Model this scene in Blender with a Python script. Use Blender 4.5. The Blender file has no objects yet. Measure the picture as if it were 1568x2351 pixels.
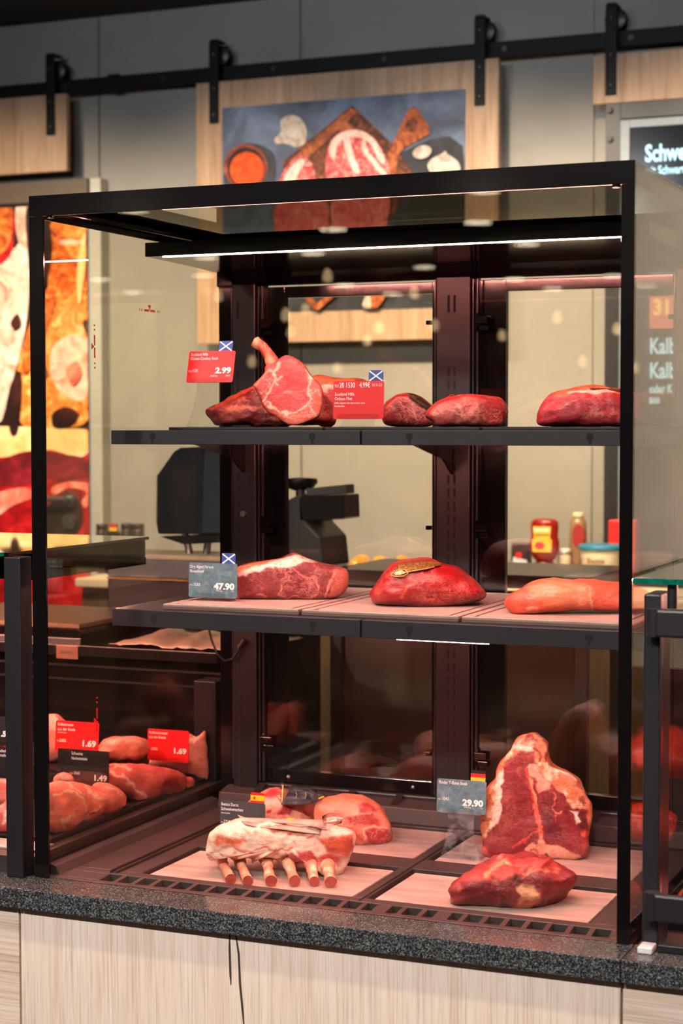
import bpy, bmesh, math, random
import numpy as np
from mathutils import Vector, Matrix
S = bpy.context.scene
COL = S.collection
random.seed(4)
PI = math.pi
G = 0.9                      # height of the granite counter top above the floor; z below is measured from the granite top

# ------------------------------------------------------------------ camera
FPX, YAW, PITCH, ROLL = 4110.4, 0.40356, 0.048096, -0.0010906
CAM = np.array([1.64848, -2.54292, 0.75953])
def cam_axes():
    f = np.array([-math.sin(YAW)*math.cos(PITCH), math.cos(YAW)*math.cos(PITCH), -math.sin(PITCH)])
    r = np.array([math.cos(YAW), math.sin(YAW), 0.0]); u = np.cross(r, f)
    c, s = math.cos(ROLL), math.sin(ROLL)
    return c*r+s*u, -s*r+c*u, f
RT, UP, FW = cam_axes()
cam = bpy.data.cameras.new('camera'); camo = bpy.data.objects.new('camera', cam); COL.objects.link(camo)
camo.matrix_world = Matrix(((RT[0], UP[0], -FW[0], CAM[0]), (RT[1], UP[1], -FW[1], CAM[1]), (RT[2], UP[2], -FW[2], CAM[2]+G), (0, 0, 0, 1)))
cam.sensor_fit = 'VERTICAL'; cam.sensor_height = 36.0; cam.lens = FPX/2351*36.0
cam.clip_start = 0.05; cam.clip_end = 60
cam.dof.use_dof = True; cam.dof.focus_distance = 2.98; cam.dof.aperture_fstop = 5.0
S.camera = camo

# ------------------------------------------------------------------ world, view, lamps
S.view_settings.view_transform = 'Standard'; S.view_settings.look = 'None'
S.view_settings.exposure = 1.0; S.view_settings.gamma = 1.0; S.view_settings.use_curve_mapping = False
S.cycles.transparent_max_bounces = 40; S.cycles.max_bounces = 10; S.cycles.glossy_bounces = 5
S.cycles.sample_clamp_indirect = 6.0; S.cycles.caustics_reflective = False; S.cycles.caustics_refractive = False
W = bpy.data.worlds.new('world'); S.world = W; W.use_nodes = True
W.node_tree.nodes['Background'].inputs[0].default_value = (0.80, 0.86, 1.0, 1)
W.node_tree.nodes['Background'].inputs[1].default_value = 0.05
def spot(name, loc, target, power, color, angle, blend=0.6, radius=0.05):
    l = bpy.data.lights.new(name, 'SPOT'); l.energy = power; l.color = color; l.spot_size = math.radians(angle); l.spot_blend = blend
    l.shadow_soft_size = radius
    o = bpy.data.objects.new(name, l); COL.objects.link(o)
    p = Vector((loc[0], loc[1], loc[2]+G)); t = Vector((target[0], target[1], target[2]+G))
    o.location = p; o.rotation_euler = (t-p).to_track_quat('-Z', 'Y').to_euler()
    return o
WALL_Y = 2.80
WARM = (1.0, 0.78, 0.54)
for x, e in ((-1.75, 150), (-0.95, 150), (-0.15, 190), (0.55, 210), (1.5, 170)):      # ceiling spots washing the back wall
    spot('wall_spot_light', (x, 1.25, 2.12), (x, WALL_Y, 0.55), e*0.95, WARM, 74, 1.0)
for x in (-0.9, 0.35, 1.5):                                                     # shop spots on the counter fronts
    spot('shop_spot_light', (x, -2.6, 2.12), (x*0.6+0.2, 0.0, 0.0), 100, (1.0, 0.95, 0.90), 58, 0.8, 0.08)
for x in (-0.35, 0.25, 0.85, 1.45):                                             # warm fill spots, added to brighten the granite top
    spot('granite_fill_light', (x, -0.62, 2.14), (x, -0.02, 0.0), 40, (1.0, 0.68, 0.46), 44, 0.9, 0.05)
for x in (-1.2, 0.6, 2.0):                                                      # cooler shop spots that reach the upper wall
    spot('aisle_spot_light', (x, -3.4, 2.14), (x*0.7-0.4, WALL_Y, 1.75), 105, (0.86, 0.93, 1.0), 40, 0.9, 0.08)

# ------------------------------------------------------------------ pixel rays (photo frame 1568 x 2351) onto real planes
def ray(px, py):
    return FW + RT*(px-784)/FPX - UP*(py-1175.5)/FPX
def atY(px, py, Y):
    d = ray(px, py); return CAM + d*((Y-CAM[1])/d[1])
def atZ(px, py, Z):
    d = ray(px, py); return CAM + d*((Z-CAM[2])/d[2])
def to_px(P):
    d = np.array(P, float)-CAM; z = d@FW; return 784+FPX*(d@RT)/z, 1175.5-FPX*(d@UP)/z
def atX(px, py, X):
    d = ray(px, py); return CAM + d*((X-CAM[0])/d[0])

# ------------------------------------------------------------------ materials
def srgb(c):
    if isinstance(c, str): c = tuple(int(c[i:i+2], 16) for i in (0, 2, 4))
    return tuple(((v/255)/12.92 if v/255 <= 0.04045 else ((v/255+0.055)/1.055)**2.4) for v in c)
MATS = {}
class NT:
    def __init__(s, name):
        s.m = bpy.data.materials.new(name); s.m.use_nodes = True; s.t = s.m.node_tree; s.n = s.t.nodes; s.l = s.t.links
        s.b = s.n['Principled BSDF']; s.out = s.n['Material Output']
    def add(s, typ, **kw):
        n = s.n.new(typ)
        for k, v in kw.items():
            if k.startswith('i_'):
                key = k[2:]; key = int(key) if key.isdigit() else key
                n.inputs[key].default_value = v
            else: setattr(n, k, v)
        return n
    def coord(s, scale=(1, 1, 1), rot=(0, 0, 0)):
        c = s.add('ShaderNodeTexCoord'); m = s.add('ShaderNodeMapping'); m.inputs['Scale'].default_value = scale; m.inputs['Rotation'].default_value = rot
        s.l.new(c.outputs['Object'], m.inputs[0]); return m.outputs[0]
    def noise(s, vec, scale, detail=4, rough=0.55, dist=0.0):
        n = s.add('ShaderNodeTexNoise'); n.inputs['Scale'].default_value = scale; n.inputs['Detail'].default_value = detail
        n.inputs['Roughness'].default_value = rough; n.inputs['Distortion'].default_value = dist
        s.l.new(vec, n.inputs['Vector']); return n.outputs['Fac']
    def ramp(s, fac, stops):
        r = s.add('ShaderNodeValToRGB'); e = r.color_ramp.elements
        while len(e) < len(stops): e.new(0.5)
        for i, (p, c) in enumerate(stops):
            e[i].position = p; e[i].color = (*c, 1) if len(c) == 3 else c
        s.l.new(fac, r.inputs[0]); return r.outputs[0]
    def mix(s, fac, a, b, mode='MIX'):
        m = s.add('ShaderNodeMix', data_type='RGBA', blend_type=mode)
        for v, i in ((fac, 0), (a, 6), (b, 7)):
            if isinstance(v, (int, float)): m.inputs[i].default_value = v
            elif isinstance(v, tuple): m.inputs[i].default_value = (*v, 1) if len(v) == 3 else v
            else: s.l.new(v, m.inputs[i])
        return m.outputs[2]
    def bump(s, h, strength=0.3, dist=0.002):
        b = s.add('ShaderNodeBump'); b.inputs['Strength'].default_value = strength; b.inputs['Distance'].default_value = dist
        s.l.new(h, b.inputs['Height']); s.l.new(b.outputs[0], s.b.inputs['Normal'])
    def set(s, **kw):
        for k, v in kw.items():
            i = s.b.inputs[{'col': 'Base Color', 'rough': 'Roughness', 'metal': 'Metallic', 'spec': 'Specular IOR Level', 'coat': 'Coat Weight', 'emit': 'Emission Color', 'es': 'Emission Strength'}[k]]
            if isinstance(v, tuple): i.default_value = (*v, 1)
            elif isinstance(v, (int, float)): i.default_value = v
            else: s.l.new(v, i)
def plain(name, col, rough=0.5, metal=0.0, vary=0.10, nscale=60, spec=0.5, coat=0.0, bump=0.0):
    if name in MATS: return MATS[name]
    s = NT(name); c = srgb(col); v = s.coord()
    f = s.noise(v, nscale, 3)
    s.set(col=s.ramp(f, [(0.25, tuple(x*(1-vary) for x in c)), (0.75, tuple(min(1, x*(1+vary)) for x in c))]), rough=rough, metal=metal, spec=spec, coat=coat)
    if bump: s.bump(f, bump, 0.001)
    MATS[name] = s.m; return s.m
def emitter(name, col, strength):
    s = NT(name); s.set(col=(0.02, 0.02, 0.02), emit=srgb(col), es=strength); MATS[name] = s.m; return s.m
def wood(name, light, mid, dark, axis=2, scale=1.0, rough=0.5, cracks=0.0, sheen=0.35):
    s = NT(name)
    st = [26*scale, 26*scale, 26*scale]; st[axis] = 1.3*scale
    v = s.coord(tuple(st))
    f1 = s.noise(v, 1.6, 6, 0.6, 0.9)
    st2 = [330*scale]*3; st2[axis] = 7*scale
    f2 = s.noise(s.coord(tuple(st2)), 1.0, 5, 0.65)
    c1 = s.ramp(f1, [(0.28, srgb(dark)), (0.46, srgb(mid)), (0.68, srgb(light))])
    c2 = s.ramp(f2, [(0.30, (0.62, 0.58, 0.54)), (0.52, (1, 1, 1)), (0.8, (1.06, 1.05, 1.04))])
    c = s.mix(0.75, c1, c2, 'MULTIPLY')
    if cracks:
        st3 = [9*scale]*3; st3[axis] = 0.55*scale
        f3 = s.noise(s.coord(tuple(st3)), 1.0, 3, 0.5, 0.6)
        k = s.ramp(f3, [(0.695, (0, 0, 0)), (0.705, (1, 1, 1))])
        c = s.mix(k, c, srgb((70, 56, 46)))
    s.set(col=c, rough=rough, spec=sheen); s.bump(f2, 0.12, 0.0006)
    MATS[name] = s.m; return s.m
def glass(name, tint=(0.93, 0.93, 0.90), f0=0.04, smudge=0.0):
    s = NT(name); n, l = s.n, s.l; n.remove(s.b)
    lw = s.add('ShaderNodeLayerWeight'); lw.inputs[0].default_value = 0.5
    p = s.add('ShaderNodeMath', operation='POWER'); p.inputs[1].default_value = 5.0; l.new(lw.outputs['Facing'], p.inputs[0])
    m = s.add('ShaderNodeMath', operation='MULTIPLY_ADD'); m.inputs[1].default_value = 1-f0; m.inputs[2].default_value = f0; l.new(p.outputs[0], m.inputs[0])
    t = s.add('ShaderNodeBsdfTransparent'); t.inputs[0].default_value = (*tint, 1)
    g = s.add('ShaderNodeBsdfGlossy'); g.inputs['Roughness'].default_value = 0.01; g.inputs[0].default_value = (1, 1, 1, 1)
    x = s.add('ShaderNodeMixShader'); l.new(m.outputs[0], x.inputs[0]); l.new(t.outputs[0], x.inputs[1]); l.new(g.outputs[0], x.inputs[2])
    last = x
    if smudge:
        d1 = s.add('ShaderNodeBsdfDiffuse'); d1.inputs[0].default_value = (0.85, 0.92, 1.0, 1)
        d2 = s.add('ShaderNodeBsdfTranslucent'); d2.inputs[0].default_value = (0.85, 0.92, 1.0, 1)
        d = s.add('ShaderNodeMixShader'); d.inputs[0].default_value = 0.5; l.new(d1.outputs[0], d.inputs[1]); l.new(d2.outputs[0], d.inputs[2])
        f = s.ramp(s.noise(s.coord(), 45, 5, 0.6, 0.8), [(0.42, (0, 0, 0)), (0.75, (smudge, smudge, smudge))])
        y = s.add('ShaderNodeMixShader'); l.new(f, y.inputs[0]); l.new(x.outputs[0], y.inputs[1]); l.new(d.outputs[0], y.inputs[2]); last = y
    l.new(last.outputs[0], s.out.inputs[0]); MATS[name] = s.m; return s.m
def meat_mat(name, marb=0.5, rough=0.34, fine=1.0, coat=0.12, fibs=0.8):
    s = NT(name)
    a = s.add('ShaderNodeVertexColor', layer_name='Col')
    v = s.coord()
    f = s.noise(s.coord((1.0, 1.0, 1.5), (0.3, 0.5, 0.2)), 70*fine, 6, 0.65, 0.5)
    line = s.ramp(f, [(0.44, (0, 0, 0)), (0.485, (1, 1, 1)), (0.515, (1, 1, 1)), (0.56, (0, 0, 0))])
    f2 = s.noise(v, 150*fine, 4, 0.6, 0.8)
    var = s.ramp(f2, [(0.25, (0.62, 0.55, 0.55)), (0.5, (1, 1, 1)), (0.78, (1.22, 1.2, 1.18))])
    base = s.mix(0.4+0.5*fibs, a.outputs['Color'], var, 'MULTIPLY')
    fib = s.noise(s.coord((70*fine, 70*fine, 190*fine), (0.4, 0.7, 0.5)), 1.0, 5, 0.65, 1.2)
    base = s.mix(fibs, base, s.ramp(fib, [(0.30, (0.55, 0.42, 0.42)), (0.47, (0.98, 0.96, 0.96)), (0.70, (1.18, 1.22, 1.20))]), 'MULTIPLY')
    gate = s.ramp(s.noise(v, 24*fine, 3, 0.5, 0.4), [(0.42, (0, 0, 0)), (0.62, (1, 1, 1))])
    mm = s.add('ShaderNodeMath', operation='MULTIPLY'); s.l.new(line, mm.inputs[0]); s.l.new(a.outputs['Alpha'], mm.inputs[1])
    m2 = s.add('ShaderNodeMath', operation='MULTIPLY'); s.l.new(mm.outputs[0], m2.inputs[0]); s.l.new(gate, m2.inputs[1])
    m3 = s.add('ShaderNodeMath', operation='MULTIPLY'); s.l.new(m2.outputs[0], m3.inputs[0]); m3.inputs[1].default_value = marb
    c = s.mix(m3.outputs[0], base, srgb((236, 168, 150)))
    s.set(col=c, rough=rough, spec=0.5, coat=coat); s.b.inputs['Coat Roughness'].default_value = 0.2
    h = s.mix(0.5, s.noise(v, 90*fine, 5, 0.6), fib)
    s.bump(h, 0.75, 0.0026)
    MATS[name] = s.m; return s.m
def granite_mat():
    s = NT('granite'); v = s.coord()
    f = s.noise(v, 430, 3, 0.7); g = s.noise(v, 700, 2, 0.5)
    c = s.ramp(f, [(0.36, srgb((18, 20, 22))), (0.47, srgb((44, 47, 49))), (0.56, srgb((84, 87, 88))), (0.68, srgb((150, 152, 150)))])
    c = s.mix(0.5, c, s.ramp(g, [(0.3, (0.35, 0.35, 0.36)), (0.7, (1.3, 1.3, 1.3))]), 'MULTIPLY')
    s.set(col=c, rough=0.16, spec=0.6); return s.m
def concrete_mat():
    s = NT('concrete_panel'); v = s.coord()
    f = s.noise(v, 2.2, 7, 0.62, 0.4); f2 = s.noise(v, 30, 5, 0.6)
    c = s.mix(f2, s.ramp(f, [(0.3, srgb((128, 127, 124))), (0.55, srgb((146, 144, 140))), (0.75, srgb((158, 155, 150)))]), srgb((138, 136, 132)))
    s.set(col=c, rough=0.75, spec=0.25); s.bump(f2, 0.08, 0.002); return s.m
def slate_tag():
    s = NT('slate_card'); v = s.coord(); f = s.noise(v, 60, 6, 0.6, 1.2)
    s.set(col=s.ramp(f, [(0.3, srgb((66, 96, 106))), (0.55, srgb((90, 126, 138))), (0.78, srgb((130, 164, 176)))]), rough=0.45, spec=0.4); return s.m
def stoneboard(name, a, b, c2, axis=0):
    s = NT(name); st = [16.0]*3; st[axis] = 3.0
    f = s.noise(s.coord(tuple(st)), 2.0, 7, 0.62, 0.8); f2 = s.noise(s.coord(), 90, 3)
    c = s.mix(0.25, s.ramp(f, [(0.3, srgb(c2)), (0.5, srgb(a)), (0.72, srgb(b))]), s.ramp(f2, [(0.3, (0.7, 0.7, 0.7)), (0.7, (1.1, 1.1, 1.1))]), 'MULTIPLY')
    s.set(col=c, rough=0.42, spec=0.35); return s.m
def print_mat(name, dark, mid, light, scale=30, dist=1.0, rough=0.55):
    if name in MATS: return MATS[name]
    s = NT(name); f = s.noise(s.coord(), scale, 6, 0.62, dist)
    s.set(col=s.ramp(f, [(0.30, srgb(dark)), (0.5, srgb(mid)), (0.70, srgb(light))]), rough=rough, spec=0.3); MATS[name] = s.m; return s.m

for x in (-0.2, 0.9):                                                           # weak fill spots, added to lift the dark rear counter fronts
    spot('rear_fill_light', (x, 1.05, 2.14), (x, 2.2, -0.2), 20, (1.0, 0.82, 0.62), 70, 0.9, 0.06)
SHELFM = plain('shelf_powder_coat', (42, 41, 46), 0.40, 0.0, 0.10, 500, 0.5, bump=0.05)
RAILM = plain('rail_black', (14, 14, 15), 0.55, spec=0.2)
BLACK = plain('black_powder_coat', (28, 27, 29), 0.42, 0.0, 0.12, 400, 0.45, bump=0.05)
FRAME = plain('black_gloss_frame', (14, 12, 13), 0.12, 0.0, 0.1, 40, 0.5)
DARKM = plain('anthracite_metal', (40, 39, 42), 0.38, 0.2, 0.08, 300)
DECK = plain('deck_plastic', (60, 50, 49), 0.45, 0.0, 0.1, 60, 0.4)
SLOTM = plain('slot_dark', (8, 8, 9), 0.8)
STEEL = plain('brushed_steel', (150, 150, 150), 0.3, 0.9, 0.1, 120)
GREY = plain('grey_plastic', (112, 113, 116), 0.5)
ALU = plain('pale_aluminium', (112, 122, 132), 0.5, 0.2)
CREAM = plain('cream_laminate', (206, 190, 160), 0.5)
WHITE = plain('white_plastic', (225, 224, 220), 0.45)
RED = plain('red_card', (228, 18, 24), 0.4, vary=0.04)
BLUE = plain('flag_blue', (38, 78, 160), 0.45, vary=0.05)
PAPERW = plain('white_print', (240, 240, 238), 0.5, vary=0.02)
BCARD = plain('black_card', (24, 24, 26), 0.4)
YELLOW = plain('flag_yellow', (244, 190, 20), 0.45, vary=0.04)
FRED = plain('flag_red', (200, 30, 40), 0.45, vary=0.04)
SLATE = slate_tag()
MATS['anth_card'] = plain('anthracite_card', (62, 66, 72), 0.42, vary=0.15, nscale=50)
GRAN = granite_mat(); CONC = concrete_mat()
OAK = wood('pale_oak_front', (232, 216, 202), (226, 207, 191), (214, 192, 174), 2, 1.0, 0.5, 0.0)
OAKH = wood('pale_oak_cross', (230, 212, 196), (218, 197, 178), (196, 170, 150), 0, 1.0, 0.5, 0.0)
OAKB = wood('warm_oak_board', (186, 158, 134), (172, 142, 117), (140, 110, 88), 2, 0.8, 0.5, 0.0)
OAKC = wood('cabinet_oak', (98, 80, 62), (84, 68, 52), (62, 49, 38), 2, 0.9, 0.5)
GFRONT = glass('clear_front_glass', (0.955, 0.955, 0.94), 0.030)
GSIDE = glass('clear_side_glass', (0.90, 0.885, 0.83), 0.040)
GROOF = glass('roof_glass', (0.70, 0.68, 0.61), 0.045)
GREAR = glass('rear_door_glass', (0.93, 0.91, 0.86), 0.040)
ACRYL = glass('clear_acrylic', (0.97, 0.97, 0.97), 0.05)
ACRYLS = glass('smudged_acrylic', (0.97, 0.975, 0.98), 0.05, 0.26)
FILM = glass('vacuum_film', (0.95, 0.93, 0.92), 0.12, 0.12)
TEAL = plain('green_glass_edge', (8, 92, 78), 0.15, vary=0.5, nscale=90)
BTOP = plain('black_mirror_top', (10, 10, 11), 0.04, spec=0.8, coat=1.0)
LED = emitter('pink_led', (255, 154, 142), 175.0)
LEDD = emitter('pink_led_counter', (255, 170, 158), 105.0)
BOARD = stoneboard('pale_wood_look_board', (176, 158, 150), (194, 177, 169), (150, 131, 123), 0)
BOARDM = stoneboard('pale_stone_board', (182, 166, 158), (196, 182, 174), (160, 144, 136), 0)
MEAT = meat_mat('raw_beef', 0.65, 0.36)
MEATW = meat_mat('raw_pork', 0.35, 0.40, 0.9, 0.12, 0.35)
MEATD = meat_mat('dry_aged_beef', 0.30, 0.45, 1.3, 0.1)
GLAZE = meat_mat('marinated_meat', 0.1, 0.18, 1.0, 0.6)

# ------------------------------------------------------------------ objects and mesh helpers
BASE = {}
def link(name, me, mat=None, parent=None, loc=None):
    o = bpy.data.objects.new(name, me); COL.objects.link(o)
    if mat is not None and me is not None: me.materials.append(mat)
    if parent is not None:
        o.parent = parent; BASE[o.name] = BASE[parent.name]
    elif loc is not None:
        o.location = loc; BASE[o.name] = np.array(loc, float)
    else: BASE[o.name] = np.zeros(3)
    return o
def thing(name, label, cat, base, group=None, kind=None):
    b = (base[0], base[1], base[2]+G)
    o = link(name, None, None, None, b); tag(o, label, cat, group, kind); return o
def tag(o, label=None, cat=None, group=None, kind=None):
    if label: o['label'] = label
    if cat: o['category'] = cat
    if group: o['group'] = group
    if kind: o['kind'] = kind
    return o
class MB:
    def __init__(s): s.v = []; s.f = []; s.mi = []; s.sm = []
    def add(s, vs, fs, mi=0, smooth=False):
        k = len(s.v); s.v += [tuple(map(float, p)) for p in vs]; s.f += [tuple(i+k for i in f) for f in fs]
        s.mi += [mi]*len(fs); s.sm += [smooth]*len(fs); return s
    def box(s, x0, x1, y0, y1, z0, z1, mi=0):
        v = [(x, y, z) for x in (x0, x1) for y in (y0, y1) for z in (z0, z1)]
        return s.add(v, [(0, 1, 3, 2), (4, 6, 7, 5), (0, 4, 5, 1), (2, 3, 7, 6), (0, 2, 6, 4), (1, 5, 7, 3)], mi)
    def prism(s, poly, dirv, mi=0):
        n = len(poly); d = np.array(dirv, float)
        v = [np.array(p, float) for p in poly] + [np.array(p, float)+d for p in poly]
        f = [tuple(range(n-1, -1, -1)), tuple(range(n, 2*n))] + [(i, (i+1) % n, (i+1) % n+n, i+n) for i in range(n)]
        return s.add(v, f, mi)
    def tube(s, pts, rad, n=10, mi=0, cap=True, smooth=True, squash=1.0):
        pts = [np.array(p, float) for p in pts]; m = len(pts)
        rad = [rad]*m if isinstance(rad, (int, float)) else rad
        vs = []; prev = None
        for i, p in enumerate(pts):
            t = pts[min(i+1, m-1)]-pts[max(i-1, 0)]; t /= max(np.linalg.norm(t), 1e-9)
            if prev is None:
                a = np.array([0, 0, 1.0]) if abs(t[2]) < 0.9 else np.array([1.0, 0, 0])
                u = np.cross(t, a); u /= np.linalg.norm(u)
            else:
                u = prev - t*(prev@t); u /= max(np.linalg.norm(u), 1e-9)
            prev = u; w = np.cross(t, u)
            for k in range(n):
                an = 2*PI*k/n; vs.append(p+rad[i]*(math.cos(an)*u+squash*math.sin(an)*w))
        fs = [(i*n+k, i*n+(k+1) % n, (i+1)*n+(k+1) % n, (i+1)*n+k) for i in range(m-1) for k in range(n)]
        s.add(vs, fs, mi, smooth)
        if cap: s.add(vs[:n][::-1], [tuple(range(n))], mi); s.add(vs[-n:], [tuple(range(n))], mi)
        return s
    def cyl(s, a, b, r, n=16, mi=0, r2=None): return s.tube([a, b], [r, r if r2 is None else r2], n, mi)
    def lathe(s, c, prof, n=20, mi=0, ax=(1, 0, 0), ay=(0, 1, 0), az=(0, 0, 1)):
        c, ax, ay, az = (np.array(q, float) for q in (c, ax, ay, az)); vs = []
        for r, z in prof:
            for k in range(n): vs.append(c+ax*r*math.cos(2*PI*k/n)+ay*r*math.sin(2*PI*k/n)+az*z)
        m = len(prof)
        return s.add(vs, [(i*n+k, i*n+(k+1) % n, (i+1)*n+(k+1) % n, (i+1)*n+k) for i in range(m-1) for k in range(n)] + [tuple(range(n-1, -1, -1)), tuple(range((m-1)*n, m*n))], mi, True)
    def sheet(s, rows, mi=0, smooth=True):
        n = len(rows[0]); v = [p for r in rows for p in r]
        return s.add(v, [(i*n+j, i*n+j+1, (i+1)*n+j+1, (i+1)*n+j) for i in range(len(rows)-1) for j in range(n-1)], mi, smooth)
    def build(s, name, mat, parent=None, bevel=0.0, label=None, cat=None, group=None, kind=None, seg=2):
        v = np.array(s.v); v[:, 2] += G
        if parent is not None: b = BASE[parent.name]; loc = None
        else: b = np.array([(v[:, 0].min()+v[:, 0].max())/2, (v[:, 1].min()+v[:, 1].max())/2, v[:, 2].min()]); loc = b
        me = bpy.data.meshes.new(name); me.from_pydata([tuple(p) for p in (v-b)], [], s.f)
        o = link(name, me, None, parent, loc)
        for m in (mat if isinstance(mat, (list, tuple)) else [mat]): me.materials.append(m)
        if any(s.mi): me.polygons.foreach_set('material_index', s.mi)
        if any(s.sm): me.polygons.foreach_set('use_smooth', s.sm)
        me.update()
        if bevel:
            m = o.modifiers.new('bevel', 'BEVEL'); m.width = bevel; m.segments = seg; m.limit_method = 'ANGLE'; m.angle_limit = 0.6
        return tag(o, label, cat, group, kind)
def bx(name, x0, x1, y0, y1, z0, z1, mat, parent=None, bevel=0.0, **kw):
    return MB().box(x0, x1, y0, y1, z0, z1).build(name, mat, parent, bevel, **kw)

# ------------------------------------------------------------------ lettering
def text_verts(s, bold=0.0):
    cu = bpy.data.curves.new('t', 'FONT'); cu.body = s; cu.size = 1.0; cu.offset = bold; cu.resolution_u = 3
    o = bpy.data.objects.new('t', cu); COL.objects.link(o)
    dg = bpy.context.evaluated_depsgraph_get(); ev = o.evaluated_get(dg); me = ev.to_mesh()
    v = [tuple(p.co[:2]) for p in me.vertices]; f = [tuple(p.vertices) for p in me.polygons]
    ev.to_mesh_clear(); bpy.data.objects.remove(o); bpy.data.curves.remove(cu)
    return v, f
def lettering(s, org, R, U, N, h, mat, parent, bold=0.0, width=None, align='L', xs=0.82, name='lettering', lift=0.0007):
    """h = cap height; org = baseline start"""
    v, f = text_verts(s, bold)
    if not v: return None
    k = h/0.73
    xm = max(p[0] for p in v); sx = k*xs if width is None else width/xm
    off = 0 if align == 'L' else (-xm*sx if align == 'R' else -xm*sx/2)
    org, R, U, N = (np.array(q, float) for q in (org, R, U, N))
    mb = MB().add([org+R*(p[0]*sx+off)+U*(p[1]*k)+N*lift for p in v], f)
    return mb.build(name, mat, parent)

# ------------------------------------------------------------------ noise in numpy, polygons, meat builder
def hash3(ix, iy, iz, seed):
    h = (ix.astype(np.int64)*374761393 + iy.astype(np.int64)*668265263 + iz.astype(np.int64)*2147483647 + seed*1274126177) & 0xffffffff
    h = ((h ^ (h >> 13))*1274126177) & 0xffffffff
    return ((h ^ (h >> 16)) & 0xffff)/32767.5-1
def vnoise(p, seed=0):
    i = np.floor(p); f = p-i; f = f*f*(3-2*f); r = 0
    for dx in (0, 1):
        for dy in (0, 1):
            for dz in (0, 1):
                w = (f[:, 0] if dx else 1-f[:, 0])*(f[:, 1] if dy else 1-f[:, 1])*(f[:, 2] if dz else 1-f[:, 2])
                r = r+w*hash3(i[:, 0]+dx, i[:, 1]+dy, i[:, 2]+dz, seed)
    return r
def fbm(p, seed=0, oct=3):
    r = 0; a = 1.0
    for k in range(oct): r = r+a*vnoise(p*(2**k), seed+k*17); a *= 0.5
    return r
def seg_dist(P, A, B):
    A, B = np.array(A, float), np.array(B, float); d = B-A
    t = np.clip(((P-A)@d)/max(d@d, 1e-9), 0, 1)
    return np.linalg.norm(P-(A+t[:, None]*d), axis=1)
def poly_sd(P, poly):
    n = len(poly); D = np.full(len(P), 1e9); ins = np.zeros(len(P), bool)
    for i in range(n):
        a, b = poly[i], poly[(i+1) % n]; D = np.minimum(D, seg_dist(P, a, b))
        c = ((a[1] > P[:, 1]) != (b[1] > P[:, 1]))
        with np.errstate(divide='ignore', invalid='ignore'):
            ins ^= c & (P[:, 0] < (b[0]-a[0])*(P[:, 1]-a[1])/((b[1]-a[1]) or 1e-9)+a[0])
    return np.where(ins, D, -D)
def line_d(P, pts):
    D = np.full(len(P), 1e9)
    for a, b in zip(pts[:-1], pts[1:]): D = np.minimum(D, seg_dist(P, a, b))
    return D
def sstep(x, a, b):
    t = np.clip((x-a)/(b-a), 0, 1); return t*t*(3-2*t)
def crop(ox, oy, s):
    return lambda pts: [(ox+s*x, oy+s*y) for x, y in pts]
def smooth_closed(pts, n):
    """closed Catmull-Rom, n samples by length"""
    P = np.array(pts, float); m = len(P); out = []
    for i in range(m):
        p0, p1, p2, p3 = P[i-1], P[i], P[(i+1) % m], P[(i+2) % m]
        for t in np.linspace(0, 1, 12, endpoint=False):
            out.append(0.5*((2*p1)+(-p0+p2)*t+(2*p0-5*p1+4*p2-p3)*t*t+(-p0+3*p1-3*p2+p3)*t**3))
    Q = np.array(out); d = np.linalg.norm(np.roll(Q, -1, 0)-Q, axis=1); c = np.concatenate([[0], np.cumsum(d)])
    T = np.linspace(0, c[-1], n, endpoint=False); QQ = np.vstack([Q, Q[:1]])
    return np.stack([np.interp(T, c, QQ[:, k]) for k in (0, 1)], 1)
VIEW_AZ = YAW
INFO = {}
def on_lump(o, px, py, lift=0.002):
    """the point of a lump's front surface that lies under a photo pixel, lifted a little off it"""
    c, O, df, pf, p0, B, tilt, floor = INFO[o.name]
    d = np.array([px, py])-c; an = np.arctan2(O[:, 1]-c[1], O[:, 0]-c[0]); k = np.argmin(np.abs((an-math.atan2(d[1], d[0])+PI) % (2*PI)-PI))
    r = min(np.linalg.norm(d)/np.linalg.norm(O[k]-c), 1.0); dep = -df*max(0, 1-r**pf)**(1/pf)-lift
    D = ray(px, py); t = ((p0-CAM)@B+dep)/(D@B); q = CAM+D*t
    return q+B*tilt*(q[2]-floor)
def lump_patch(name, o, A, Bv, mat, parent, nv=5, lift=0.0025, nu=9, film=0.0008):
    A, Bv = np.array(A, float), np.array(Bv, float); u = np.linspace(0, 1, len(A)); v = np.linspace(0, 1, len(Bv)); s = np.linspace(0, 1, nu)
    P = np.stack([np.interp(s, u, A[:, k]) for k in (0, 1)], 1); Q = np.stack([np.interp(s, v, Bv[:, k]) for k in (0, 1)], 1)
    rows = [[on_lump(o, *(p*(1-t)+q*t), lift) for p, q in zip(P, Q)] for t in np.linspace(0, 1, nv)]
    ob = MB().sheet(rows).build(name, mat, parent); m = ob.modifiers.new('thick', 'SOLIDIFY'); m.thickness = film; return ob
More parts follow.
